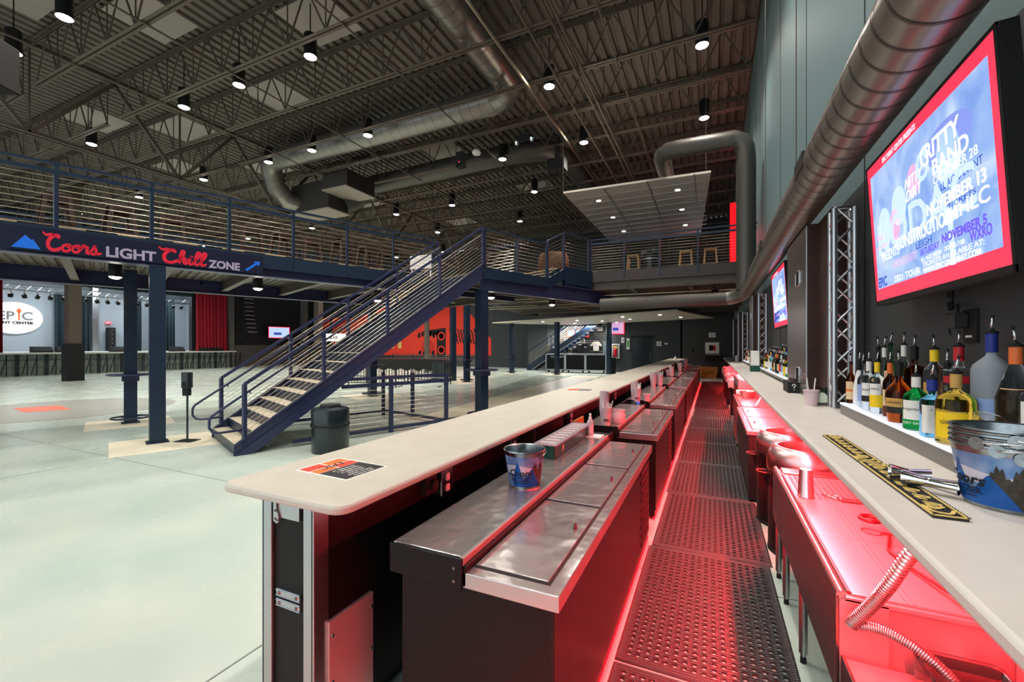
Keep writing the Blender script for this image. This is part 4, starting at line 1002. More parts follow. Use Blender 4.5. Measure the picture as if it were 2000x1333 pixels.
def slope_rail(label, A, B, h, posts, cables, F=UW, hand=True, inset=.07, name='stair_railing', loop=True):
    A=F@Vector(A); B=F@Vector(B); t=thing(name,label,'railing',tuple(A),0)
    Z=Vector((0,0,1)); L=(B-A).length
    MB().bar(A+Z*h,B+Z*h,.05,.04).build('top_rail',M['steelb'],t)
    for s in posts:
        p=A+(B-A)*s; MB().bar(p-Z*.12,p+Z*(h-.01),.05,.05,(1,0,0)).build('post',M['steelb'],t)
    for i in range(cables):
        z=.10+(h-.24)*i/(cables-1); MB().tube([A+Z*z,B+Z*z],.0045,5).build('cable',M['cable'],t)
    return t
slope_rail('sloped cable railing beside the short steps above the stair landing',(8.25,-2.02,ZD+.08),(8.95,-2.02,U2+.02),1.0,[0.02,.98],9)
railing('cable railing corner joining the short steps to the upper deck',[(8.98,-2.02),(10.12,-2.02)],U2,5.07,[0,1.14],cables=10,mid=False)
railing('cable railing along the upper deck edge, running to the right wall',[(-3.42,13.18),(WX-.06,13.18)],U2,5.07,[0.02,1.02,2.03,3.05,4.05],cables=10,F=Matrix())
# inner railing on the landing side (pinkish in the light)
slope_rail('inner sloped cable railing beside the short steps, seen through the landing railing',(7.6,-.1,ZD+.05),(8.95,-.1,U2+.02),1.0,[0.02,.98],9)

# ---------------------------------------------------------------- sign on the mezzanine edge
SF=frame(tuple(UW@Vector((-1.84,-.05,ZB+.04))),(ud[0],ud[1],0),(0,0,1))
t=thing('hanging_sign','long navy sign with red script and blue mountains on the mezzanine edge','sign',tuple(UW@Vector((-.1,-.05,ZB))))
MB().box(0,0,-.02,3.52,.37,.004,SF).build('sign_panel',M['navy'],t,bevel=.002)
b=MB(); b.prism([(.105,.03),(.25,.235),(.315,.165),(.33,.18),(.41,.03)],.004,.007,SF); b.build('blue_mountains',M['sblue'],t)
def script(name, sx, chars, s, w, xk=1):
    b=MB(); x=0; SX_=SF@Matrix.Translation((sx,0,0))@Matrix.Diagonal((xk,1,1,1))
    G_={'C':([(.62,.86,.7),(.68,1.0),(.52,1.06),(.30,.86),(.16,.52),(.20,.16),(.42,.0),(.68,.10),(.86,.28,.6)],[(.52,1.06,.6),(.30,1.10),(.10,1.02),(-.02,1.1,.6),(-.10,1.22,.5)],.80),
        'o':([(.34,.50),(.14,.40),(.06,.18),(.18,.0),(.38,.08),(.48,.32),(.38,.50),(.30,.38),(.44,.34),(.62,.44,.6)],None,.50),
        'r':([(.0,.20,.6),(.12,.50),(.18,.56),(.22,.44),(.36,.46),(.34,.30),(.30,.08),(.44,.02),(.60,.20,.6)],None,.46),
        's':([(-.02,.12,.6),(.16,.34),(.26,.60),(.28,.50),(.36,.24),(.30,.02),(.12,.0),(.04,.08)],[(.30,.02,.7),(.5,.06),(.66,.12,.4)],.5),
        'h':([(.0,.12,.6),(.26,.62),(.36,1.0),(.26,1.08),(.18,.70),(.10,.0)],[(.12,.14),(.28,.48),(.40,.46),(.34,.14),(.42,.0),(.58,.16,.6)],.48),
        'i':([(.0,.16,.6),(.16,.48),(.14,.10),(.24,.0),(.40,.18,.6)],[(.24,.66,1.1),(.28,.74,1.1)],.30),
        'l':([(.0,.14,.6),(.28,.60),(.40,1.0),(.30,1.12),(.20,.80),(.14,.16),(.24,.0),(.42,.18,.6)],None,.32)}
    for ch in chars:
        a,c,adv=G_[ch]
        for st in (a,c):
            if st: b.stroke([(x+p[0]*s,.045+p[1]*s*.8,(p[2] if len(p)>2 else 1)) for p in st],w*(1.3 if ch=='C' and st is a else 1),.004,.003,SX_)
        x+=adv*s
    b.build(name,M['sred'],t); return x
script('script_lettering',.455,'Coors',.28,.042,.80)
script('script_lettering',1.88,'Chill',.27,.040,1.08)
def wtxt(s,x,sz,y=.095,m='sgrey',xs=1): text(s,sz,M[m],t,SF@Matrix.Translation((x,y,.0045)),ext=.0015,align='LEFT',off=.008,xs=xs)
wtxt('LIGHT',1.15,.235,.035,xs=1.0); wtxt('ZONE',2.60,.20,.03,xs=.92)
b=MB(); b.prism([(3.20,.065),(3.235,.03),(3.41,.185),(3.445,.15),(3.465,.255),(3.34,.235),(3.375,.21)],.004,.007,SF); b.build('blue_arrow',M['sblue'],t)
struct(UB().box(-6,-.045,ZB+.30,-1.85,-.03,ZD+.06),'trim_43',M['steel'])

# ---------------------------------------------------------------- stair
t=thing('steel_stair','blue-grey steel stair with pale treads rising to the mezzanine landing','stair',uw(.8,-1.05))
N=20; r_=3.6/N; g_=5.15/N
SL=(3.6)/(5.15)
def stringer(w, dz=0):
    b=UB(); 
    for (wa,wb,lo,hi) in ((w-.012,w+.012,-.17,.16),(w-.05,w+.05,.145,.16),(w-.05,w+.05,-.185,-.17)):
        u0,u1=.80,5.95
        q=[(u0,max(0,lo+.02)),(u0+.20,max(0,lo+.02)) if lo<0 else (u0,hi+.02),(u1,3.6+lo-.08),(u1,3.6+hi-.08),(u0,hi+.05)]
        z=lambda u,o: max(0.0,(u-.80)*SL+o)
        pl=[(u0,0.0 if lo<.1 else z(u0,lo)),(u0-(lo)/SL if lo<0 else u0,z(u0-(lo)/SL if lo<0 else u0,lo)),(u1,z(u1,lo)),(u1,z(u1,hi)),(u0,z(u0,hi))]
        vs=[(u,wa,zz) for u,zz in pl]+[(u,wb,zz) for u,zz in pl]; n=len(pl)
        b.add(vs,[tuple(range(n)),tuple(range(2*n-1,n-1,-1))]+[(i,n+i,n+(i+1)%n,(i+1)%n) for i in range(n)])
    return b
for w in (-2.02,-.09): stringer(w).build('stringer',M['steelb'],t)
tread=mat('pale_tread',(196,186,164),.6,noise=(20,(182,172,150),3))
for i in range(N-1):
    u=.80+g_*(i+.05); z=r_*(i+1)
    o=UB().box(u,-2.0,z-.028,u+g_*1.0,-.11,z).build('tread',tread,t,bevel=.003)
    UB().box(u-.008,-2.0,z-.045,u+.006,-.11,z-.002).build('nosing',M['steel'],o)
    UB().box(u+.01,-2.0,z-r_+.0,u+.018,-.11,z-.03).build('riser',M['steel'],t)
def stair_rail(w, label, inner):
    t=thing('stair_railing',label,'railing',uw(.8,w),0); h=1.03
    zz=lambda u: (u-.80)*SL+.12
    U0,U1=.95,5.93
    P=lambda u,o: UW@Vector((u,w,zz(u)+o))
    MB().bar(P(U0,h-.12),P(U1,h-.02-.1),.05,.05).build('top_rail',M['steelb'],t)
    for u in (U0,2.2,3.45,4.7,U1): MB().bar(UW@Vector((u,w,zz(u)-.02 if u>1 else 0.05)),P(u,h-.12),.055,.055,(1,0,0)).build('post',M['steelb'],t)
    for i in range(10):
        o=.06+(h-.32)*i/9; MB().tube([P(U0,o),P(U1,o)],.0045,5).build('cable',M['cable'],t)
    # round handrail with looped end
    wi=w+inner; Q=lambda u,z: UW@Vector((u,wi,z))
    hz=lambda u: zz(u)+h-.30
    loop=[Q(U1,hz(U1)),Q(U0+.3,hz(U0+.3)),Q(U0-.32,hz(U0-.32))]
    c=U0-.38
    loop+=[Q(c-.05,hz(c)-.04),Q(c-.08,hz(c)-.10),Q(c-.08,hz(c)-.22),Q(c-.03,hz(c)-.29),Q(c+.05,hz(c)-.31),Q(U0,hz(c)-.30)]
    MB().tube(loop,.02,10).build('handrail',M['steelb'],t,smooth='all')
    for u in (U0+.1,2.2,3.45,4.7): MB().tube([P(u,h-.34),Q(u,hz(u)-.06),Q(u,hz(u)-.01)],.008,6).build('handrail_bracket',M['steelb'],t)
stair_rail(-2.02,'near-side cable railing of the stair with looped handrail',.08)
stair_rail(-.09,'far-side cable railing of the stair, behind the treads',-.08)
# ---------------------------------------------------------------- guard under the stair
t=thing('cable_guardrail','low blue cable guardrail enclosing the space under the stair','guardrail',uw(3.4,-1.9))
for (a,b_) in (((2.55,-1.98),(4.98,-1.98)),):
    for z,h in ((1.12,.06),(.985,.07)): UB().bar((a[0],a[1],z),(b_[0],b_[1],z),.06,h).build('top_rail',M['steelb'],t)
    UB().bar((1.7,a[1],.09),(b_[0],b_[1],.09),.05,.06).build('bottom_rail',M['steelb'],t)
for u,w in ((3.55,-1.98),(4.90,-1.98),(4.5,.25),(4.85,-.60)): UB().box(u-.035,w-.035,0,u+.035,w+.035,1.10).build('post',M['steelb'],t)
UB().bar((2.0,.25,.09),(4.6,.25,.09),.05,.06).bar((4.6,.25,.09),(4.9,-1.98,.09),.05,.06).build('bottom_rail',M['steelb'],t)
for i in range(9):
    z=.16+.09*i; UB().tube([(2.0,-1.98,z),(4.95,-1.98,z)],.004,5).tube([(2.4,.25,z),(4.5,.25,z)],.004,5).build('cable',M['cable'],t)

# ---------------------------------------------------------------- floor items
t=thing('hand_sanitizer_stand','black hand sanitiser dispenser on a slim stand beside the front column','dispenser',(-8.80,4.70,0),.35); F=wm(t)
MB(F).prism(rrect(-.17,-.13,.17,.13,.02),0,.012).build('base_plate',M['teal'],t)
MB(F).lathe([(.017,0),(.017,.95)],n=12).build('pole',M['teal'],t,smooth=True)
MB(F).box(-.05,-.06,.84,.05,.04,.98).build('drip_tray',M['blackm'],t,bevel=.006)
o=MB(F).prism(rrect(-.075,-.07,.075,.06,.03),.98,1.27).build('dispenser_body',M['teal'],t,smooth=True,bevel=.008)
MB(F).box(-.05,-.074,1.0,.05,-.068,1.10).build('push_cover',M['blackm'],o)
t=thing('trash_can','rounded black trash can with open top beside the bottom of the stair','trash can',(-5.80,5.27,0),.3); F=wm(t)@Matrix.Diagonal((1.09,1.09,1,1))
def oval(k): return [(.285*k*math.cos(2*PI*i/40)*abs(1)**1,.285*k*math.sin(2*PI*i/40)) for i in range(40)]
MB(F).lathe([(.265,0),(.27,.01),(.27,.44)],n=40).build('can_body',M['teal'],t,smooth=True)
MB(F).lathe([(.275,.45),(.275,.69),(.262,.715),(.15,.745),(.145,.72),(0,.70)],n=40).build('can_lid',M['teal'],t,smooth=True)
MB(F).lathe([(.13,.735),(.17,.745),(.165,.775),(.125,.765)],n=6).build('lid_opening',M['blackm'],t)
b=MB(F); r2=random.Random(5); n=36
vs=[((.276+r2.uniform(0,.012))*math.cos(2*PI*k/n),(.276+r2.uniform(0,.012))*math.sin(2*PI*k/n),z+r2.uniform(-.012,.012)) for z in (.42,.46) for k in range(n)]
b.add(vs,[(k,(k+1)%n,n+(k+1)%n,n+k) for k in range(n)]).build('bag_edge',M['blackm'],t)

# ---------------------------------------------------------------- stools on the mezzanine
def stool(u,w,label,rz=0):
    x,y,_=uw(u,w); t=thing('wooden_stool',label,'stool',(x,y,ZD),math.atan2(ud[1],ud[0])+rz,'wooden stools on the left mezzanine'); F=wm(t)
    MB(F).box(-.17,-.17,.70,.17,.17,.745).build('seat',M['dwood'],t,bevel=.008)
    for sx in (-1,1):
        for sy in (-1,1): MB(F).bar((sx*.21,sy*.21,0),(sx*.14,sy*.14,.70),.06,.05,(1,0,0)).build('leg',M['dwood'],t)
    for s in (-1,1):
        MB(F).cbox((0,s*.15,.65),(.34,.03,.1)).build('apron',M['dwood'],t); MB(F).cbox((0,s*.188,.22),(.38,.025,.04)).build('footrest',M['dwood'],t)
for i,u in enumerate((-1.3,-.5,.3,1.62,2.28,2.95,3.6,4.3,4.9)):
    stool(u,.62+.12*(i%3),'dark wooden stool behind the mezzanine railing, %s from the left'%ordinal(i),rnd.uniform(-.3,.3))
for i in range(9):
    u=-1.9+.78*i
    x,y,_=uw(u,.30); tt=solo(UB().box(u-.19,.24,ZD,u+.19,.36,ZD+.13),'toe_block',M['pallet'],'pale pine block on the mezzanine floor behind the railing, %s from the left'%ordinal(i),'wood block','pine blocks on the mezzanine floor')
t=thing('projection_board','white board on the left mezzanine, behind the top end of the stair railing','board',uw(7,2.5,ZD)); F=wm(t)
MB(F).box(-.45,-.03,.75,.45,.03,1.2).build('panel',M['white'],t,bevel=.01); MB(F).box(-.4,-.02,0,-.36,.02,.75).build('leg',M['ss'],t); MB(F).box(.36,-.02,0,.4,.02,.75).build('leg',M['ss'],t)
# ================================================================ ducts
def spiral_duct(label, pts, r, seam=.2, m='duct', name='spiral_duct', hangers=()):
    t=thing(name,label,'duct',pts[0])
    MB().tube(pts,r,32).build('duct_wall',M[m],t,smooth=True)
    b=MB()
    for a,c in zip(pts,pts[1:]):
        a=Vector(a);c=Vector(c);L=(c-a).length
        if L<.5: continue
        n=max(1,int(L/seam)); d=(c-a)/n; D=d.normalized()
        for i in range(n): 
            p=a+d*(i+.5); b.tube([p-D*.006,p+D*.006],r+.004,32,cap=False)
    b.build('seam',M['ductd'],t,smooth='all')
    for p,q in hangers: MB().tube([p,q],.006,6).build('hanger_rod',M['joist'],t)
    return t
dx,dz,dr=.79,3.13,.178
elb=[(dx,11.6,dz)]+[(dx-.45+.45*math.cos(a),11.9+.8*math.sin(a)*1.0,dz-.12*(a/1.57)) for a in (0,.3,.6,.9,1.2,1.5)]
spiral_duct('low round duct running left beneath the upper deck from the wall duct',[(elb[-1][0]-.005,elb[-1][1],elb[-1][2]),(-3.0,12.72,dz-.13)],dr-.004,.16,'ductd')
t=spiral_duct('long round metal duct along the right wall, above the big screen',[(dx,-1.5,dz)]+elb,dr,.16,hangers=[((dx,y,dz+dr-.01),(dx,y,10.2)) for y in (5.3,8.14,2.5)])
for y in (4.0,7.0,9.6): MB().cbox((dx-.172,y,dz+.02),(.02,.34,.11),0).build('air_grille',M['blackm'],t)
spiral_duct('vertical duct rising from the long wall duct to the roof level',[(.745,11.95,dz)]+[(.745,11.95,6.4),(.73,11.95,6.6),(.64,11.95,6.78),(.50,11.95,6.86),(-.8,11.95,6.88),(-1.05,12.0,6.88),(-1.2,12.15,6.88),(-1.25,12.4,6.88),(-1.25,19.5,6.9)],.215,.2,'ductd')
R1=.42
spiral_duct('large round duct under the roof, from above the bar to the box unit',[(-5.45,-4,9.6),(-5.45,11.2,9.6),(-5.55,11.7,9.6),(-5.9,12.1,9.6),(-6.5,12.25,9.6),(-16.6,12.25,9.6),(-17.0,12.3,9.5),(-17.2,12.5,9.2),(-17.25,12.7,8.7),(-17.2,13.2,8.3),(-17.0,13.9,8.2)],R1,.35)
spiral_duct('second large round duct under the roof beyond the first',[(-15.2,14.6,8.2),(-14.9,15.0,8.5),(-14.6,15.3,9.0),(-14.2,15.5,9.3),(-6.9,15.5,9.4),(-6.0,15.7,9.4),(-5.6,16.2,9.4),(-5.4,17,9.4),(-5.3,22,9.4)],.4,.35,'ductd')
t=thing('air_handler','dark box-shaped air handler hanging under the roof at the duct ends','air unit',(-16.2,14.2,7.7))
MB().box(-17.3,13.5,7.75,-15.0,14.6,9.0).build('housing',mat('dark_unit_metal',(58,55,52),.5,.3),t,bevel=.02)
MB().box(-17.4,13.45,7.70,-14.9,14.65,7.76).build('bottom_panel',mat('unit_underside',(150,140,128),.5),t)
MB().box(-15.0,13.2,8.4,-13.6,14.8,9.1).build('plenum',bpy.data.materials['dark_unit_metal'],t,bevel=.02)
MB().box(-15.0,13.15,8.36,-13.6,14.85,8.4).build('plenum_underside',bpy.data.materials['unit_underside'],t)

# ================================================================ lamps
LAMPS=[]
can=None
def spot(loc, power, size=2.0, rad=.12, col=(1,.93,.83), parent=None, blend=.9):
    l=bpy.data.lights.new('lamp_light','SPOT'); l.energy=power; l.spot_size=size; l.spot_blend=blend; l.shadow_soft_size=rad; l.color=col
    o=bpy.data.objects.new('lamp_light',l); COL.objects.link(o); o.location=loc
    if parent is not None: o.parent=parent; o.location=wm(parent).inverted()@Vector(loc)
    return o
def downlight(loc, label, power, r=.15, h=.55, stem=.8, group='can downlights under the roof'):
    global can
    t=thing('can_downlight',label,'ceiling lamp',loc,0,group); F=wm(t)
    MB(F).lathe([(r*.94,.0),(r,-.01),(r,h-.02),(r*.9,h),(0,h)],n=20).build('can',M['cyl'],t,smooth=True)
    MB(F).lathe([(0,-.05),(r*.5,-.042),(r*.92,-.012),(r*.92,.0),(0,.0)],n=20).build('lens',M['lens'],t)
    if stem: MB(F).lathe([(.015,h),(.015,h+stem)],n=8).build('stem',M['cyl'],t)
    if power: spot(Vector(loc)+Vector((0,0,-.09)),power,2.3,r,parent=t)
    return t
rows=[(4.43,[-12.85,-15.5,-9.6,-6.6,-3.4,-.3,-22,-28]),(7.6,[-9.05,-11.82,-14.4,-20.0,-4.3,-.3]),(11.25,[-.22,-4.09,-10.64,-13.32,-15.7,-19.87,-25,-31]),(14.85,[-.23,-4.1,-7.3]),(18.6,[-15.57,-7.5,-12,-22,-28,-33]),(22.6,[-15.65,-10,-24]),(1.2,[-.3,-4,-8,-12,-16]),(-2.4,[-1.5,-6,-11]),(27.5,[-18.5,-23,-28])]  # includes unseen lamps added to brighten the bar, curtains and mural
for j,(y,xs) in enumerate(rows):
    for i,x in enumerate(sorted(xs,reverse=True)):
        nm={0:'row over the sign, %s from the right',1:'row over the stair foot, %s from the right',2:'row over the stair top, %s from the right',3:'row before the metal ceiling panel, %s from the right',4:'row beyond the air handler, %s from the right',5:'second row beyond the air handler, %s from the right',6:'row over the near counter end, %s from the right',7:'added row short of the near counter end, %s from the right',8:'added farthest row over the mural, %s from the right'}[j]%ordinal(i)
        if y<8.5 and x>-9: zz=9.0
        downlight((x,y,8.95),'can downlight under the roof, '+nm,LP*(1.3 if j<3 and x<-5 else .8 if x>-2 else .3 if j in (6,7) else .7 if j<3 else 2.2))
for (u,w,nm) in ((-.55,1.1,'left of the front column'),(1.85,1.1,'over the foot of the stair'),(5,1.6,'over the stair'),(6.9,-1.2,'under the stair landing'),(9.6,-1.0,'under the landing beam end'),(-3.5,1.4,'left of the sign')):
    x,y,_=uw(u,w); downlight((x,y,3.08),'can downlight under the mezzanine, '+nm,LP2*(.4 if u>6 else 1),.10,.30,.2,'can downlights under the mezzanine')
downlight((.07,13.9,3.1),'black can downlight beneath the upper deck near the right wall',LP2,.10,.30,.2,'can downlights under the mezzanine')
# suspended metal ceiling panels with recessed lamps
def cloud(label, poly, z, spots, power, seams, tiles=True):
    t=thing('ceiling_panel',label,'ceiling panel',(poly[0][0],poly[0][1],z),0)
    MB().prism(poly,z,z+.06).build('metal_tiles',M['gridw'],t)
    b=MB()
    for a,c in seams: b.bar((a[0],a[1],z-.006),(c[0],c[1],z-.006),.028,.012)
    b.build('tile_seams',M['alu'],t)
    for x,y in spots:
        o=MB().lathe([(.10,-.008),(.10,.0)],(x,y,z),16).build('lamp_trim',M['ss'],t); MB().lathe([(.075,-.012),(.075,-.006)],(x,y,z),16).build('lens',M['lens2'],o)
        if power: spot((x,y,z-.03),power,2.2,.08,parent=t)
    for p in poly: MB().tube([(p[0]*.97+poly[0][0]*.03,p[1],z+.05),(p[0]*.97+poly[0][0]*.03,p[1],9)],.008,5).build('hanger_wire',M['joist'],t)
    return t
cloud('suspended metal-tile ceiling panel above the upper deck',[(-4.19,12.8),(-.03,12.95),(-.45,20),(-4.19,20)],6.5,[(-3.35,13.9),(-.95,13.95),(-3.3,15.9),(-.95,16.0),(-3.3,18.0),(-.95,18.1)],LP3,[((x,12.85),(x,20)) for x in (-2.95,-1.7,-.45)]+[((-4.15,y),(-.2,y)) for y in (13.5,14.1,14.7,15.3,15.9,16.5,17.1,17.7,18.3,18.9)])
cloud('low suspended metal ceiling panel beneath the upper deck',[(-13.2,25.3),(-1.35,19.8),(0.1,25.85),(-9,29.8)],3.3,[(-9.5,25.0),(-7.2,24.6),(-6.0,25.8),(-4.2,24.8),(-4.2,22.6),(-2.3,22.0),(-1.5,24.2),(-8.2,27.5),(-5.5,27.6)],LP3,[])
# small devices under the roof
def dev(name,label,cat,c,parts):
    t=thing(name,label,cat,c)
    for nm,mb,m in parts: mb.build(nm,m,t,smooth=True)
dev('strobe_light','white round strobe hanging under the roof joists','strobe',(-7.5,13.2,8.5),[('base',MB().lathe([(.13,0),(.16,.06),(.12,.14),(.03,.16)],(-7.5,13.2,8.5),18),M['white']),('drop_rod',MB().tube([(-7.5,13.2,8.64),(-7.5,13.2,9.0)],.012,6),M['joist'])])
dev('exit_emergency_light','black twin-head emergency light under the roof joists','emergency light',(-5.7,13.3,8.7),[('battery_box',MB().box(-5.95,13.25,8.68,-5.5,13.4,8.88),M['blackm']),('lamp_head',MB().lathe([(.05,0),(.09,.1)],(-6.0,13.3,8.56),14),M['chrome']),('lamp_head',MB().lathe([(.05,0),(.09,.1)],(-5.45,13.3,8.6),14),M['chrome'])])
dev('moving_head_light','dark fixture with red indicator hanging under the roof','stage light',(-8.4,13.6,8.4),[('fixture_body',MB().box(-8.55,13.5,8.35,-8.25,13.75,8.9),M['blackm']),('indicator',MB().box(-8.42,13.48,8.5,-8.38,13.5,8.54),M['e_red'])])
dev('loudspeaker','black box loudspeaker hanging under the roof near the second duct','loudspeaker',(-5.1,14.7,8.2),[('cabinet',MB().box(-5.4,14.6,8.1,-4.75,15.0,8.5),M['blackm']),('yoke',MB().box(-5.15,14.75,8.5,-5.0,14.9,9.3),M['blackm'])])
t=thing('loudspeaker','black loudspeaker hanging high over the left end of the mezzanine','loudspeaker',(-11.4,4.15,7.0))
MB().cbox((-10.6,2.80,6.30),(.5,.34,.75),.5).build('cabinet',M['blackm'],t,bevel=.02)
MB().tube([(-10.6,2.80,6.6),(-10.6,2.80,9.0)],.02,6).build('drop_rod',M['blackm'],t)
# pale conduits beneath the upper deck
for y in (13.9,14.7,16.2,17.0): rods('ceiling_conduit',[(-9.0,y,3.42),(.9,y,3.40)],.022,'cable')
for x in (-7.2,-5.4): rods('ceiling_conduit',[(x,12.9,3.36),(x+2.2,18.5,3.36)],.022,'cable')
# ================================================================ stage on the left wall
SX=-37.0
t=thing('stage','long raised stage with grey skirt panels and dark lattice frames','stage',(SX,16,0))
MB().box(-44.6,7.0,1.30,SX,23.6,1.40).build('stage_floor',mat('pale_stage_floor',(206,206,200),.5),t)
MB().box(SX-.35,7.0,0,SX-.3,23.6,1.3).build('skirt',mat('grey_skirt',(136,146,138),.7),t)
b=MB(); y=7.0
while y<23.6:
    b.box(SX-.06,y-.09,0,SX,y+.09,1.3); b.box(SX-.04,y,.92,SX-.02,y+1.22,.96); b.box(SX-.04,y,.50,SX-.02,y+1.22,.52)
    for q in (.42,.82): b.bar((SX-.03,y+q,1.25),(SX-.03,y+q,0.02),.05,.04,(1,0,0)).bar((SX-.03,y+q,1.1),(SX-.03,y+q-.22,.1),.04,.04,(1,0,0))
    y+=1.24
b.build('lattice_frame',M['teal'],t)
struct(MB().box(-44.8,6,0,-44.6,24,7),'wall_stage_back',M['stagew'])
struct(MB().box(-44.8,23.6,0,-38.6,23.8,7),'wall_stage_right',M['stagew'])
struct(MB().box(-44.8,6,0,-38.6,6.2,7),'wall_stage_left',M['stagew'])
struct(MB().box(-44.8,6,7,-38.6,23.8,7.2),'ceiling_stage',M['blackm'])
t=thing('oval_sign','big white oval sign on the stage back wall with grey and orange lettering','sign',(-44.5,12.9,2.7))
cy,cz=12.75,3.78
MB().prism([(1.42*math.cos(2*PI*k/48),1.12*math.sin(2*PI*k/48)) for k in range(48)],0,.12,frame((-44.58,cy,cz),(0,1,0),(0,0,1))).build('oval_panel',mat('white_sign_face',(246,246,246),.5,emit=(255,255,255),es=.25),t)
SFm=lambda y,z: frame((-44.45,cy+y,cz+z),(0,1,0),(0,0,1))
g3=mat('sign_grey_letters',(120,120,122),.6)
text('EP',.82,g3,t,SFm(-.42,-.12),ext=.01,off=.015); text('C',.82,g3,t,SFm(.62,-.12),ext=.01,off=.015); text('EVENT CENTER',.25,M['ink'],t,SFm(-.05,-.42),ext=.01,off=.01,xs=1.12)
MB().box(-44.46,cy+.17,cz-.14,-44.43,cy+.25,cz+.42).add([(-44.43,cy+.21+.12*math.cos(2*PI*k/16),cz+.52+.15*math.sin(2*PI*k/16)) for k in range(16)],[tuple(range(16))]).build('orange_letter',M['org'],t)
def drape(label,name,m,x,y0,y1,z0,z1,folds,depth=.12,group=None):
    t=None; n=folds*8; vs=[];fs=[]
    for i in range(n+1):
        y=y0+(y1-y0)*i/n; d=depth*(math.sin(2*PI*folds*i/n)+.35*math.sin(5.1*PI*folds*i/n+1))
        vs += [(x+d*.6,y,z1),(x+d*1.15,y+.02*math.sin(i),z0)]
    for i in range(n): fs.append((2*i,2*i+2,2*i+3,2*i+1))
    b=MB().add(vs,fs); k=len(vs)
    b.add([(v[0]-.03,v[1],v[2]) for v in vs],[f[::-1] for f in fs])
    return solo(b,name,m,label,'curtain',group,smooth='all')
drape('dark red velvet curtain at the right end of the stage opening','stage_curtain',M['redcur'],-37.6,20.7,23.15,1.40,6.4,9,.2,'red stage curtains')
drape('dark red velvet curtain at the left end of the stage opening','stage_curtain',M['redcur'],-37.6,7.6,10.3,1.40,6.4,9,.2,'red stage curtains')
drape('black drape hanging in front of the stage back wall beside the oval sign','stage_drape',M['drape'],-44.2,14.7,16.7,1.40,5.8,6,.14,'black stage drapes')
drape('narrow black drape left of the right red curtain','stage_drape',M['drape'],-42.5,20.7,21.7,1.40,5.9,4,.12,'black stage drapes')
drape('black drape partly hidden behind the blue columns','stage_drape',M['drape'],-43,18.9,19.5,1.40,5.9,4,.12,'black stage drapes')
drape('dark pleated border hanging along the top of the stage','stage_border',M['drape'],-37.9,10.2,20.7,5.75,6.6,30,.08)
t=thing('lighting_truss','long stage lighting truss hung with small lamps and cables','truss',(-40,15,5.6))
b=MB()
for dxx,z in ((-.2,5.35),(.2,5.35),(0,5.7)): b.tube([(-40+dxx,8,z),(-40+dxx,21.5,z)],.035,6)
b.build('chords',M['alu'],t)
b=MB()
for i in range(27):
    y=8+.5*i; b.tube([(-40.2,y,5.35),(-40,y+.25,5.7),(-39.8,y+.5,5.35)],.018,5)
b.build('web_bars',M['alu'],t)
for i in range(22):
    y=8.3+.6*i; t2=thing('stage_lamp','small black stage lamp clamped under the lighting truss, %d of the row from the left'%(i+1),'stage lamp',(-40,y,5.0),0,'stage lamps under the truss')
    F=wm(t2)@Matrix.Rotation(rnd.uniform(-.5,.5),4,'X')
    MB(F).lathe([(.05,-.16),(.12,-.12),(.13,.08),(.06,.16),(0,.16)],n=12).build('lamp_can',M['cyl'],t2,smooth=True)
    MB(wm(t2)).box(-.02,-.02,.14,.02,.02,.34).build('clamp',M['alu'],t2)
for i,y in enumerate((11.9,13.0,15.7,19.3,21.3,22.2)):
    t=thing('floor_monitor','black wedge monitor on the stage edge, %s from the left'%ordinal(i),'monitor speaker',(-37.5,y,1.4),0,'wedge monitors on the stage edge'); F=wm(t)
    MB(F).prism([(-.28,0),(.28,0),(.28,.08),(-.05,.36),(-.28,.36)],-.45,.45,frame((0,0,0),(1,0,0),(0,0,1))).build('wedge',M['blackm'],t,bevel=.01)
    MB(F).box(-.02,-.4,.1,.0,.4,.12).build('grille_bar',M['teal'],t)
t=thing('line_array','curved hanging line-array loudspeaker right of the red curtain','loudspeaker',(-36.6,24.2,3.0))
for i in range(9):
    z=5.9-.36*i; a=.04*i*i*.35
    o=MB().cbox((-36.6+.02*i*i*.4,24.2,z),(.6,.95,.33),0).build('array_box',M['blackm'],t,bevel=.01)
    MB().box(-36.29+.008*i*i,23.8,z-.02,-36.27+.008*i*i,24.6,z+.02).build('grille_bar',M['sgrey'],o)
MB().tube([(-36.6,24.2,6.0),(-36.6,24.2,9)],.03,6).build('hanging_chain',M['blackm'],t)
MB().prism([(-.2,0),(.2,0),(.06,-.5),(-.06,-.5)],-.1,.1,frame((-36.4,24.2,2.95),(0,1,0),(0,0,1))).build('lower_horn',M['blackm'],t)
def tvset(label,F,w,h,cm):
    t=thing('wall_television',label,'television',tuple(F.translation),0)
    MB().box(0,0,-.06,w,h,0,F).build('bezel',M['blackm'],t); MB().box(.03,.03,0,w-.03,h-.03,.003,F).build('red_border',M['e_red'],t)
    MB().box(.09,.09,.003,w-.09,h-.09,.006,F).build('picture',M[cm],t); MB().box(w*.25,h*.3,.006,w*.6,h*.5,.007,F).build('poster_block',M['e_blue'],t)
tvset('small red-bordered screen on the dark wall right of the stage',frame((-38.0,27.2,2.55),(0.15,1,0),(0,0,1)),2.1,1.15,'e_lt')
t=thing('exit_sign','small red exit sign inside the stage opening','exit sign',(-44.4,17.9,3.6))
MB().box(-44.45,17.75,3.6,-44.4,18.1,3.8).build('lit_face',M['e_red'],t); text('EXIT',.14,M['e_white'],t,frame((-44.39,17.92,3.65),(0,1,0),(0,0,1)),ext=.002)
t=thing('stage_rack','black equipment rack with small knobs at the back of the stage','rack',(-44,17.9,1.4))
MB().box(-44.3,17.7,1.4,-43.8,18.15,3.3).build('rack_case',M['blackm'],t)
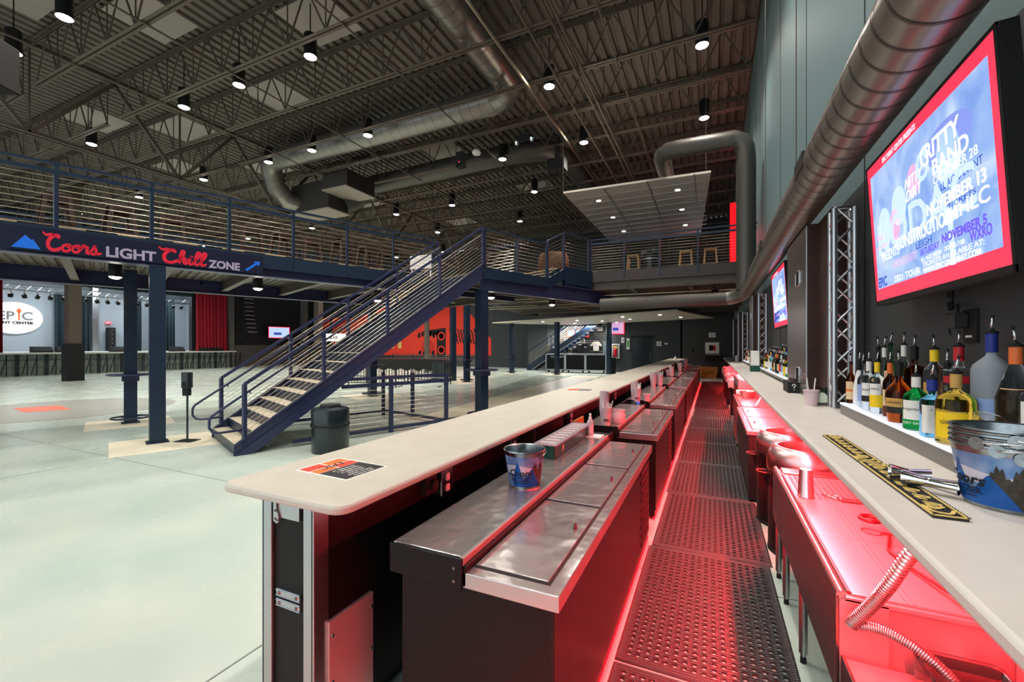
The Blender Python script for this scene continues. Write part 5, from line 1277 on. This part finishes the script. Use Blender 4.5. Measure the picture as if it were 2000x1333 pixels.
for i in range(5): MB().lathe([(.05,0),(.05,.02)],n=10,M=frame((-43.8,17.92,1.7+.35*i),(0,1,0),(0,0,1))).build('knob',M['alu'],t)
struct(MB().box(-44.6,16.9,1.4,-44.3,17.25,7),'column_stage',M['alu'])

# ================================================================ lit drum sign, barricades, mural
t=thing('drum_sign','white lit drum sign on a thin post seen through the stair railing','sign',(-15.5,14.4,0)); F=Matrix.Translation((-15.5,14.36,2.17))@Matrix.Rotation(.45,4,'Z')
MB(F@Matrix.Rotation(PI/2,4,'Y')).lathe([(.17,-.42),(.17,.42)],n=24).build('drum',mat('white_drum',(244,244,244),.5,emit=(255,255,255),es=.5),t,smooth=True)
text('BAR',.2,M['ink'],t,F@frame((0,-.175,-.08),(1,0,0),(0,0,1)),ext=.003,off=.004)
MB().tube([(-15.5,14.4,0),(-15.5,14.4,2.05)],.03,8).build('post',M['ss'],t); MB().lathe([(.25,0),(.25,.03)],(-15.5,14.4,0),20).build('base',M['ss'],t)
# mural panels with black shapes on the far left wall
ms=MB(); 
def MP(x,z): return (x,32.98,z)
ms.add([MP(x,z) for x,z in ((-36,.9),(-17.3,1.0),(-17.3,2.4),(-18.3,3.5),(-20.2,5.6),(-24,6.6),(-30,5.4),(-33,4.6),(-36,4.8))],[(0,1,2,3,4,5,6,7,8)])
t=solo(ms,'wall_mural',M['mural'],'big red mural with black guitar-amplifier shapes on the far wall','mural'); tm=t
MF=lambda x,z,d=.012: frame((x,32.97-d,z),(1,0,0),(0,0,1))
def mp(name,b,m): 
    o=b.build(name,m,tm); return o
b=MB(); b.prism([(-2.2,-.1),(0,.12),(0,-.45),(-.95,-.45),(-2.2,-.62)],0,.004,MF(-21.95,3.35)).prism([(-.95,-.45),(0,-.45),(0,-2.45),(-.95,-2.45)],0,.004,MF(-21.95,3.35)); mp('black_amplifier',b,M['ink'])
for x,z,r in ((-22.42,2.72,.36),(-22.42,1.45,.36)):
    b=MB()
    for k in (1,.66,.3): b.lathe([(r*k-.05,.0),(r*k+.025,0),(r*k+.025,.006),(r*k-.05,.006)],n=24,M=MF(x,z,.022))
    mp('red_speaker_ring',b,M['mural'])
b=MB()
for i in range(11):
    x=-21.6+.28*i
    for j in range(2): b.prism([(0,0),(.13,0),(.38-.05*j,-.62),(.25-.05*j,-.62)],0,.004,MF(x+.15*j,3.35-.62*j-.05*(i%3)))
mp('black_strokes',b,M['ink'])
b=MB()
for i in range(6): b.prism([(0,0),(.25,.1),(.2,.35),(.3,.55),(.05,.5),(-.1,.25)],0,.004,MF(-25.0+.42*i,2.55+.12*(i%2)))
for i in range(4): b.prism([(0,0),(.28,.1),(.2,.3),(.32,.45),(.05,.4),(-.1,.2)],0,.004,MF(-24.9+.5*i,.98))
mp('black_shapes',b,M['ink'])
b=MB().lathe([(0,0),(.72,0),(.72,.004),(0,.004)],n=24,M=MF(-23.9,1.75,.0)); mp('red_circle',b,mat('mural_dark_red',(196,48,38),.7))
b=MB()
for i in range(3): b.prism([(0,0),(.45,0),(.45,.6),(.1,.75)],0,.004,MF(-29.2+.9*i,1.6,.02))
mp('yellow_shapes',b,M['gold'])
t=solo(MB().add([MP(x,z) for x,z in ((-37.6,3.6),(-36.4,3.6),(-36.4,4.9),(-37.6,4.7))],[(0,1,2,3)]),'wall_mural',M['mural'],'small red mural fragment seen between the stair cables','mural')
def barricade(x,y,rz,label,L=2.2,h=1.08):
    t=thing('steel_barricade',label,'barricade',(x,y,0),rz,'black crowd barricades'); F=wm(t)
    b=MB(F).bar((-L/2,0,.2),(L/2,0,.2),.035).bar((-L/2,0,h),(L/2,0,h),.035).bar((-L/2,0,.0),(-L/2,0,h),.035,.035,(0,1,0)).bar((L/2,0,.0),(L/2,0,h),.035,.035,(0,1,0)); b.build('frame',M['blackm'],t)
    b=MB(F)
    for i in range(1,15): b.bar((-L/2+L*i/15,0,.2),(-L/2+L*i/15,0,h),.016,.016,(0,1,0))
    b.build('bars',M['blackm'],t)
    for s in (-1,1): MB(F).box(s*L*.4-.02,-.3,0,s*L*.4+.02,.3,.03).build('foot',M['blackm'],t)
i=0
for (x,y,rz) in ((-13.2,14.2,.25),(-11.6,15.4,.35),(-14.5,16.5,.1),(-12.2,16.9,.2),(-16.8,17.2,.0),(-13.6,18.6,-.2)):
    barricade(x,y,rz,'black barred crowd barricade behind the stair, %s from the camera'%ordinal(i)); i+=1
t=thing('folded_table','dark draped table behind the barricades below the mural','table',(-15.6,20.6,0),.1); F=wm(t)
MB(F).box(-2.6,-.5,.98,2.6,.5,1.04).build('table_top',M['teal'],t,bevel=.01)
b=MB(F); vs=[];fs=[]
for i in range(61):
    x=-2.6+5.2*i/60; vs+=[(x,-.52+.0*math.sin(i),1.03),(x,-.55+.03*math.sin(i*1.3),.42+.06*math.sin(i*.7))]
for i in range(60): fs.append((2*i,2*i+1,2*i+3,2*i+2))
b.add(vs,fs).build('cloth',M['blackm'],t)
for sx in (-2.4,2.4): MB(F).box(sx-.04,-.04,0,sx+.04,.04,1.0).build('leg',M['blackm'],t)
t=thing('storage_case','dark hard case standing by the column below the red mural','case',(-12.3,18.2,0)); 
MB().box(-12.75,17.9,.0,-11.95,18.5,1.0).build('case_body',M['teal'],t,bevel=.02); MB().box(-12.76,17.89,.18,-11.94,18.51,.22).build('case_band',M['alu'],t)
railing('dark ramp railing running below the red mural',[(-26,30.6),(-16.2,29.4)],0,1.15,[0,2.4,4.8,7.2,9.8],name='ramp_railing',cables=6,mid=False,F=Matrix())

# ================================================================ merchandise corner, far door, far wall
for i in range(3):
    x=-10.55+1.42*i; t=thing('road_case','black road-case counter with aluminium edges, %s of three by the shop'%('left','middle','right')[i],'road case',(x+.7,28.6,0),0,'road cases forming the shop counter')
    MB().box(x+.03,28.33,.16,x+1.37,29.0,1.22).build('case_body',M['black'],t)
    b=MB()
    for a in (x,x+1.34): b.box(a,28.3,.14,a+.06,28.34,1.25)
    b.box(x,28.3,.14,x+1.4,28.34,.20).box(x,28.3,1.19,x+1.4,28.34,1.25).box(x,28.3,1.22,x+1.4,29.02,1.25); b.build('edge_trim',M['alu'],t)
    for a in (x+.2,x+1.2): MB().box(a-.05,28.4,0,a+.05,28.5,.14).build('caster',M['blackm'],t)
    MB().box(x+.03,28.36,1.25,x+1.37,29.0,1.27).build('case_lid',M['alu'],t)
# shop wall with slats and garments
sl=MB()
for i in range(22): sl.box(-11.6,31.5,.9+.16*i,-6.75,31.58,1.0+.16*i)
solo(sl,'slat_wall',mat('grey_slat',(104,106,104),.6),'grey slatted display wall behind the shop counter','display wall')
def shirt(x,z,m,label,y=31.2,s=1):
    t=thing('shirt',label,'shirt',(x,y,z),0,'shirts hanging in the shop'); F=frame((x,y,z),(1,0,0),(0,0,1))
    MB().prism([(p[0]*s,p[1]*s) for p in ((-.24,0),(.24,0),(.25,.5),(.40,.36),(.5,.48),(.26,.78),(.1,.82),(0,.77),(-.1,.82),(-.26,.78),(-.5,.48),(-.40,.36),(-.25,.5))],-.05,.05,F).build('body',m,t,bevel=.02)
    MB().tube([(x-.2*s,y,z+.8*s),(x,y,z+.88*s),(x+.2*s,y,z+.8*s)],.01,6).build('hanger',M['ss'],t)
    MB().cbox((x,y-.055,z+.5*s),(.2*s,.006,.12*s)).build('chest_print',M['sgrey'],t)
gd=mat('dark_garment',(36,38,42),.9); gw=mat('pale_garment',(196,190,180),.9)
for i,(x,z,m,n) in enumerate(((-10.9,1.3,gd,'black shirt hanging leftmost behind the shop counter'),(-10.2,1.3,gd,'black shirt hanging second from the left behind the shop counter'),(-9.3,1.3,gd,'black hooded top hanging in the middle behind the shop counter'),(-8.5,1.3,gd,'dark grey shirt hanging right of the hooded top'),(-7.7,1.45,gw,'white shirt hanging behind the shop counter'),(-7.4,2.9,gw,'pale grey shirt high on the slatted wall'),(-8.3,2.9,gd,'dark shirt high on the slatted wall'))):
    shirt(x,z,m,n,s=.85)
t=thing('clothes_rack','white metal clothes rack behind the shop counter','rack',(-9.3,31.3,0))
MB().tube([(-10.1,31.3,0),(-10.1,31.3,2.35),(-8.6,31.3,2.35),(-8.6,31.3,0)],.025,8).tube([(-9.35,31.3,2.35),(-9.35,31.3,0)],.025,8).build('rack_tube',M['white'],t)
t=thing('photo_board','row of blue price pictures above the shop rails','picture board',(-9.1,31.1,2.5))
MB().box(-9.9,31.1,2.45,-8.2,31.15,3.0).build('board',M['mural'],t)
for i in range(3): MB().box(-9.82+.55*i,31.09,2.58,-9.36+.55*i,31.1,2.94).build('picture',mat('blue_picture',(70,140,200),.5,emit=(60,130,200),es=.3) if i==0 else bpy.data.materials['blue_picture'],t)
tvset('small screen with pink picture beside the shop',frame((-6.3,29.0,2.55),(1,.2,0),(0,0,1)),1.05,.95,'e_pink')
for o_,m in (('vio','e_vio'),): pass
# far stair behind the shop
t=thing('far_stair','dark steel stair with railing rising behind the shop counter','stair',(-12.6,30,0))
for w in (29.5,30.6):
    b=MB(); b.add([(-12.5,w,0),(-12.1,w,0),(-6.9,w,3.45),(-6.9,w,3.85),(-12.5,w,.3)],[(0,1,2,3,4)]).add([(-12.5,w+.05,0),(-12.1,w+.05,0),(-6.9,w+.05,3.45),(-6.9,w+.05,3.85),(-12.5,w+.05,.3)],[(4,3,2,1,0)])
    b.build('stringer',M['steel'],t)
    MB().bar((-12.4,w,1.35),(-6.9,w,4.9),.05).build('hand_rail',M['steel'],t)
    for k in range(4): MB().bar((-12.35+1.8*k,w,.2+1.17*k),(-12.35+1.8*k,w,1.4+1.165*k),.05,.05,(1,0,0)).build('post',M['steel'],t)
    for k in range(6): MB().tube([(-12.4,w,.45+.14*k),(-6.9,w,4.0+.14*k)],.006,5).build('cable',M['cable'],t)
MB().bar((-12.1,29.48,.03),(-6.9,29.48,3.48),.03,.03).build('edge_strip',M['cable'],t)
for k in range(18): MB().box(-12.3+.3*k,29.55,.19*(k+1)-.03,-11.98+.3*k,30.6,.19*(k+1)).build('tread',M['steel'],t)
# door and small wall items
dr=MB().box(-4.95,30.02,0,-3.55,30.12,2.45); o=dr.build('door_1',mat('dark_glass_door',(16,22,28),.15)); o['kind']='structure'
p=MB().tube([(-3.72,29.96,.85),(-3.72,29.96,1.35)],.02,8).build('door_handle',M['ss'],o); MB().box(-5.05,29.98,2.36,-3.45,30.0,2.5).build('door_frame',M['blackm'],o)
t=thing('fire_extinguisher_cabinet','white cabinet with red fire extinguisher on the far wall left of the dark door','fire extinguisher',(-6.05,29.95,.95))
MB().box(-6.32,29.93,.95,-5.78,30.0,1.95).build('cabinet',M['white'],t); MB().box(-6.24,29.92,1.03,-5.86,29.93,1.87).build('window',M['ssd'],t)
MB().lathe([(.10,0),(.11,.02),(.11,.45),(.05,.52),(.04,.6)],(-6.05,29.9,1.08),14).build('extinguisher',M['sred'],t,smooth=True); MB().box(-6.2,29.9,1.62,-5.9,29.92,1.8).build('instruction_label',M['gold'],t)
def plate(name,label,cat,x,z,w,h,m,y=29.99,inner=None):
    t=thing(name,label,cat,(x,y,z)); MB().box(x-w/2,y-.02,z-h/2,x+w/2,y,z+h/2).build('panel',m,t)
    if inner: MB().box(x-w*.3,y-.024,z-h*.3,x+w*.3,y-.02,z+h*.3).build('print',inner,t)
plate('notice','small white notice on the wall above the fire extinguisher','notice',-6.1,2.9,.22,.42,M['pap'],29.99,M['sgrey'])
plate('notice','small pale notice left of the dark far door','notice',-5.55,2.2,.2,.36,M['pap'],29.99,M['sgrey'])
plate('notice','green and white sign beside the dark far door','notice',-5.2,1.95,.2,.75,M['pap'],29.99,mat('sign_green',(40,150,80),.6))
plate('notice','square white notice right of the dark far door','notice',-3.2,1.95,.3,.3,M['pap'],29.99,M['sgrey'])
plate('notice','tiny white plate right of the dark far door','notice',-2.75,1.95,.2,.1,M['pap'],29.99)
plate('intercom','grey wall phone panel left of the fire extinguisher','panel',-7.1,1.6,.28,1.1,M['galv'],31.4)
plate('vent_plate','small two-slot white plate high on the end wall','plate',.0,2.42,.36,.28,M['pap'],27.19,M['ssd'])
t=thing('framed_poster','white framed poster with red, yellow and black print on the end wall','poster',(.0,27.15,1.35))
MB().box(-.36,27.14,1.35,.36,27.19,2.0).build('frame',M['pap'],t); 
for a,b_,c,d,m in ((-.17,1.52,.02,1.84,'ink'),(.02,1.52,.18,1.84,'sred'),(-.08,1.62,.1,1.76,'gold')): MB().box(a,27.13,b_,c,27.141+.002,d).build('print',M[m],t)
plate('wall_socket','small dark socket on the end wall','socket',-1.0,1.55,.12,.18,M['blackm'],27.19)
t=thing('sink_hood','dark shelf box under the framed poster','shelf',(.0,27,1.0)); MB().box(-.35,26.95,.95,.45,27.19,1.33).build('box_body',M['blackm'],t,bevel=.01); MB().box(-.35,26.94,1.28,.45,26.95,1.3).build('shelf_lip',M['ssd'],t)
for i,(x,y) in enumerate(((-.95,26.0),(-.15,26.6))):
    t=thing('cardboard_box',('cardboard box half hidden behind the farthest cooler','cardboard box standing at the end wall beyond the mats')[i],'box',(x,y,0),0,'cardboard boxes at the end wall'); F=wm(t)
    MB(F).add([(-.36,-.2,0),(.36,-.2,0),(.36,.2,0),(-.36,.2,0),(-.45,-.26,.62),(.45,-.26,.62),(.45,.26,.62),(-.45,.26,.62)],[(3,2,1,0),(4,5,6,7),(0,1,5,4),(1,2,6,5),(2,3,7,6),(3,0,4,7)]).build('carton',M['card'],t,bevel=.006)
    MB(F).box(-.2,-.252,.25,.2,-.24,.4).build('print',mat('box_print',(140,98,40),.8) if i==0 else bpy.data.materials['box_print'],t)
t=thing('trash_can','black trash can at the right end of the road-case counter','trash can',(-5.95,28.3,0)); F=wm(t)
MB(F).lathe([(.26,0),(.28,1.0),(.26,1.04),(0,1.04)],n=20).build('can_body',M['blackm'],t,smooth=True); MB(F).lathe([(.285,.62),(.285,.66)],n=20).build('bag_edge',M['teal'],t)
# red-lit strip and wash beyond the upper deck
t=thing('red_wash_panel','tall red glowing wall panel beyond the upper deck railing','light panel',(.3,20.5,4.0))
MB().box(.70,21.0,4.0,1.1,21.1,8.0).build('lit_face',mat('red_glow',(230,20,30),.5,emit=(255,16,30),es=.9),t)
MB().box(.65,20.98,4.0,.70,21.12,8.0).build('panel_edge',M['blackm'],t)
# drums and stools on upper deck
t=thing('trash_can','black lidded drum standing behind the upper deck railing','drum',(-1.85,14.9,U2)); F=wm(t)
MB(F).lathe([(.3,0),(.32,.78),(.33,.80),(.30,.93),(.1,1.0),(0,1.0)],n=24).build('can_body',M['teal'],t,smooth=True); MB(F).lathe([(.335,.6),(.335,.64)],n=24).build('bag_edge',M['alu'],t)
def stool2(x,y,label):
    t=thing('wooden_stool',label,'stool',(x,y,U2),0,'pale wooden stools on the upper deck'); F=wm(t)
    MB(F).box(-.18,-.18,.70,.18,.18,.74).build('seat',M['wood'],t,bevel=.006)
    for sx in (-1,1):
        for sy in (-1,1): MB(F).bar((sx*.2,sy*.2,0),(sx*.15,sy*.15,.7),.045,.045,(1,0,0)).build('leg',M['wood'],t)
    for s in (-1,1): MB(F).cbox((0,s*.178,.27),(.34,.025,.04)).build('footrest',M['wood'],t)
for i,x in enumerate((-2.35,-.75,-.05)): stool2(x,14.6,'pale wooden stool behind the upper deck railing, %s from the left'%ordinal(i))
t=solo(MB().lathe([(.45,0),(.52,.2),(.52,.7),(.45,.9)],(-4.9,13.9,U2),24),'wine_barrel',mat('barrel_wood',(84,52,26),.6,brushed=(10,10,1,.2,.01)),'brown wooden barrel on the deck behind the landing railing','barrel',smooth=True)
# ================================================================ daylight-free room: lamps, strips, screens
def area(loc, rot, sx, sy, power, col=(1,1,1), name='strip_light', spread=PI):
    l=bpy.data.lights.new(name,'AREA'); l.shape='RECTANGLE'; l.size=sx; l.size_y=sy; l.energy=power; l.color=col; l.spread=spread
    o=bpy.data.objects.new(name,l); COL.objects.link(o); o.location=loc; o.rotation_euler=rot; return o
RED=(1,.028,.036)
for k in range(5):
    a=.2+4.45*k
    area((.60,a+2.15,1.178),(0,0,0),.02,4.3,RP*(1,1,.6,.2,.2)[k],RED,'under_counter_light')
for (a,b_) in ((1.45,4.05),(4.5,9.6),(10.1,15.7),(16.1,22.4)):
    area((-.505,(a+b_)/2,.04),(0,.9,0),.02,b_-a,RP*.008*(b_-a)/4,RED,'cooler_reflection_light')  # added lamps for the red reflection at the cooler bases
# stage wash
for y in (11,14.5,18,21): area((-41,y,6.6),(0,0,0),1.5,1.5,SP,(.88,.95,1),'stage_wash')
# red wash on the roof beyond the upper deck
l=bpy.data.lights.new('red_wash','POINT'); l.energy=60; l.color=(1,.04,.06); l.shadow_soft_size=.3
o=bpy.data.objects.new('red_wash',l); COL.objects.link(o); o.location=(.55,20.0,6.2)
# shop lights
area((-8.8,29.6,3.2),(0,0,0),4,.5,600,(1,.97,.92),'shop_light')
w=bpy.data.worlds.new('hall'); S.world=w; w.use_nodes=True
w.node_tree.nodes['Background'].inputs['Color'].default_value=(WC[0],WC[1],WC[2],1); w.node_tree.nodes['Background'].inputs['Strength'].default_value=WS
# ================================================================ camera
F_=842.0
cam=bpy.data.cameras.new('camera'); co=bpy.data.objects.new('camera',cam); COL.objects.link(co)
cam.sensor_width=36; cam.lens=36*F_/2000; cam.shift_y=11.5/2000; cam.clip_start=.05; cam.clip_end=200
co.location=(0,0,1.74); co.rotation_euler=(PI/2,0,math.atan((1391-1000)/F_))
S.camera=co
S.view_settings.view_transform='Standard'; S.view_settings.look='None'; S.view_settings.exposure=EXPO; S.view_settings.gamma=1; S.view_settings.use_curve_mapping=False
c=S.cycles; c.adaptive_threshold=.05; c.max_bounces=7; c.diffuse_bounces=3; c.glossy_bounces=4; c.transmission_bounces=7; c.transparent_max_bounces=6; c.caustics_reflective=False; c.caustics_refractive=False; c.sample_clamp_indirect=6; c.blur_glossy=.5
try: c.use_denoising=True
except Exception: pass
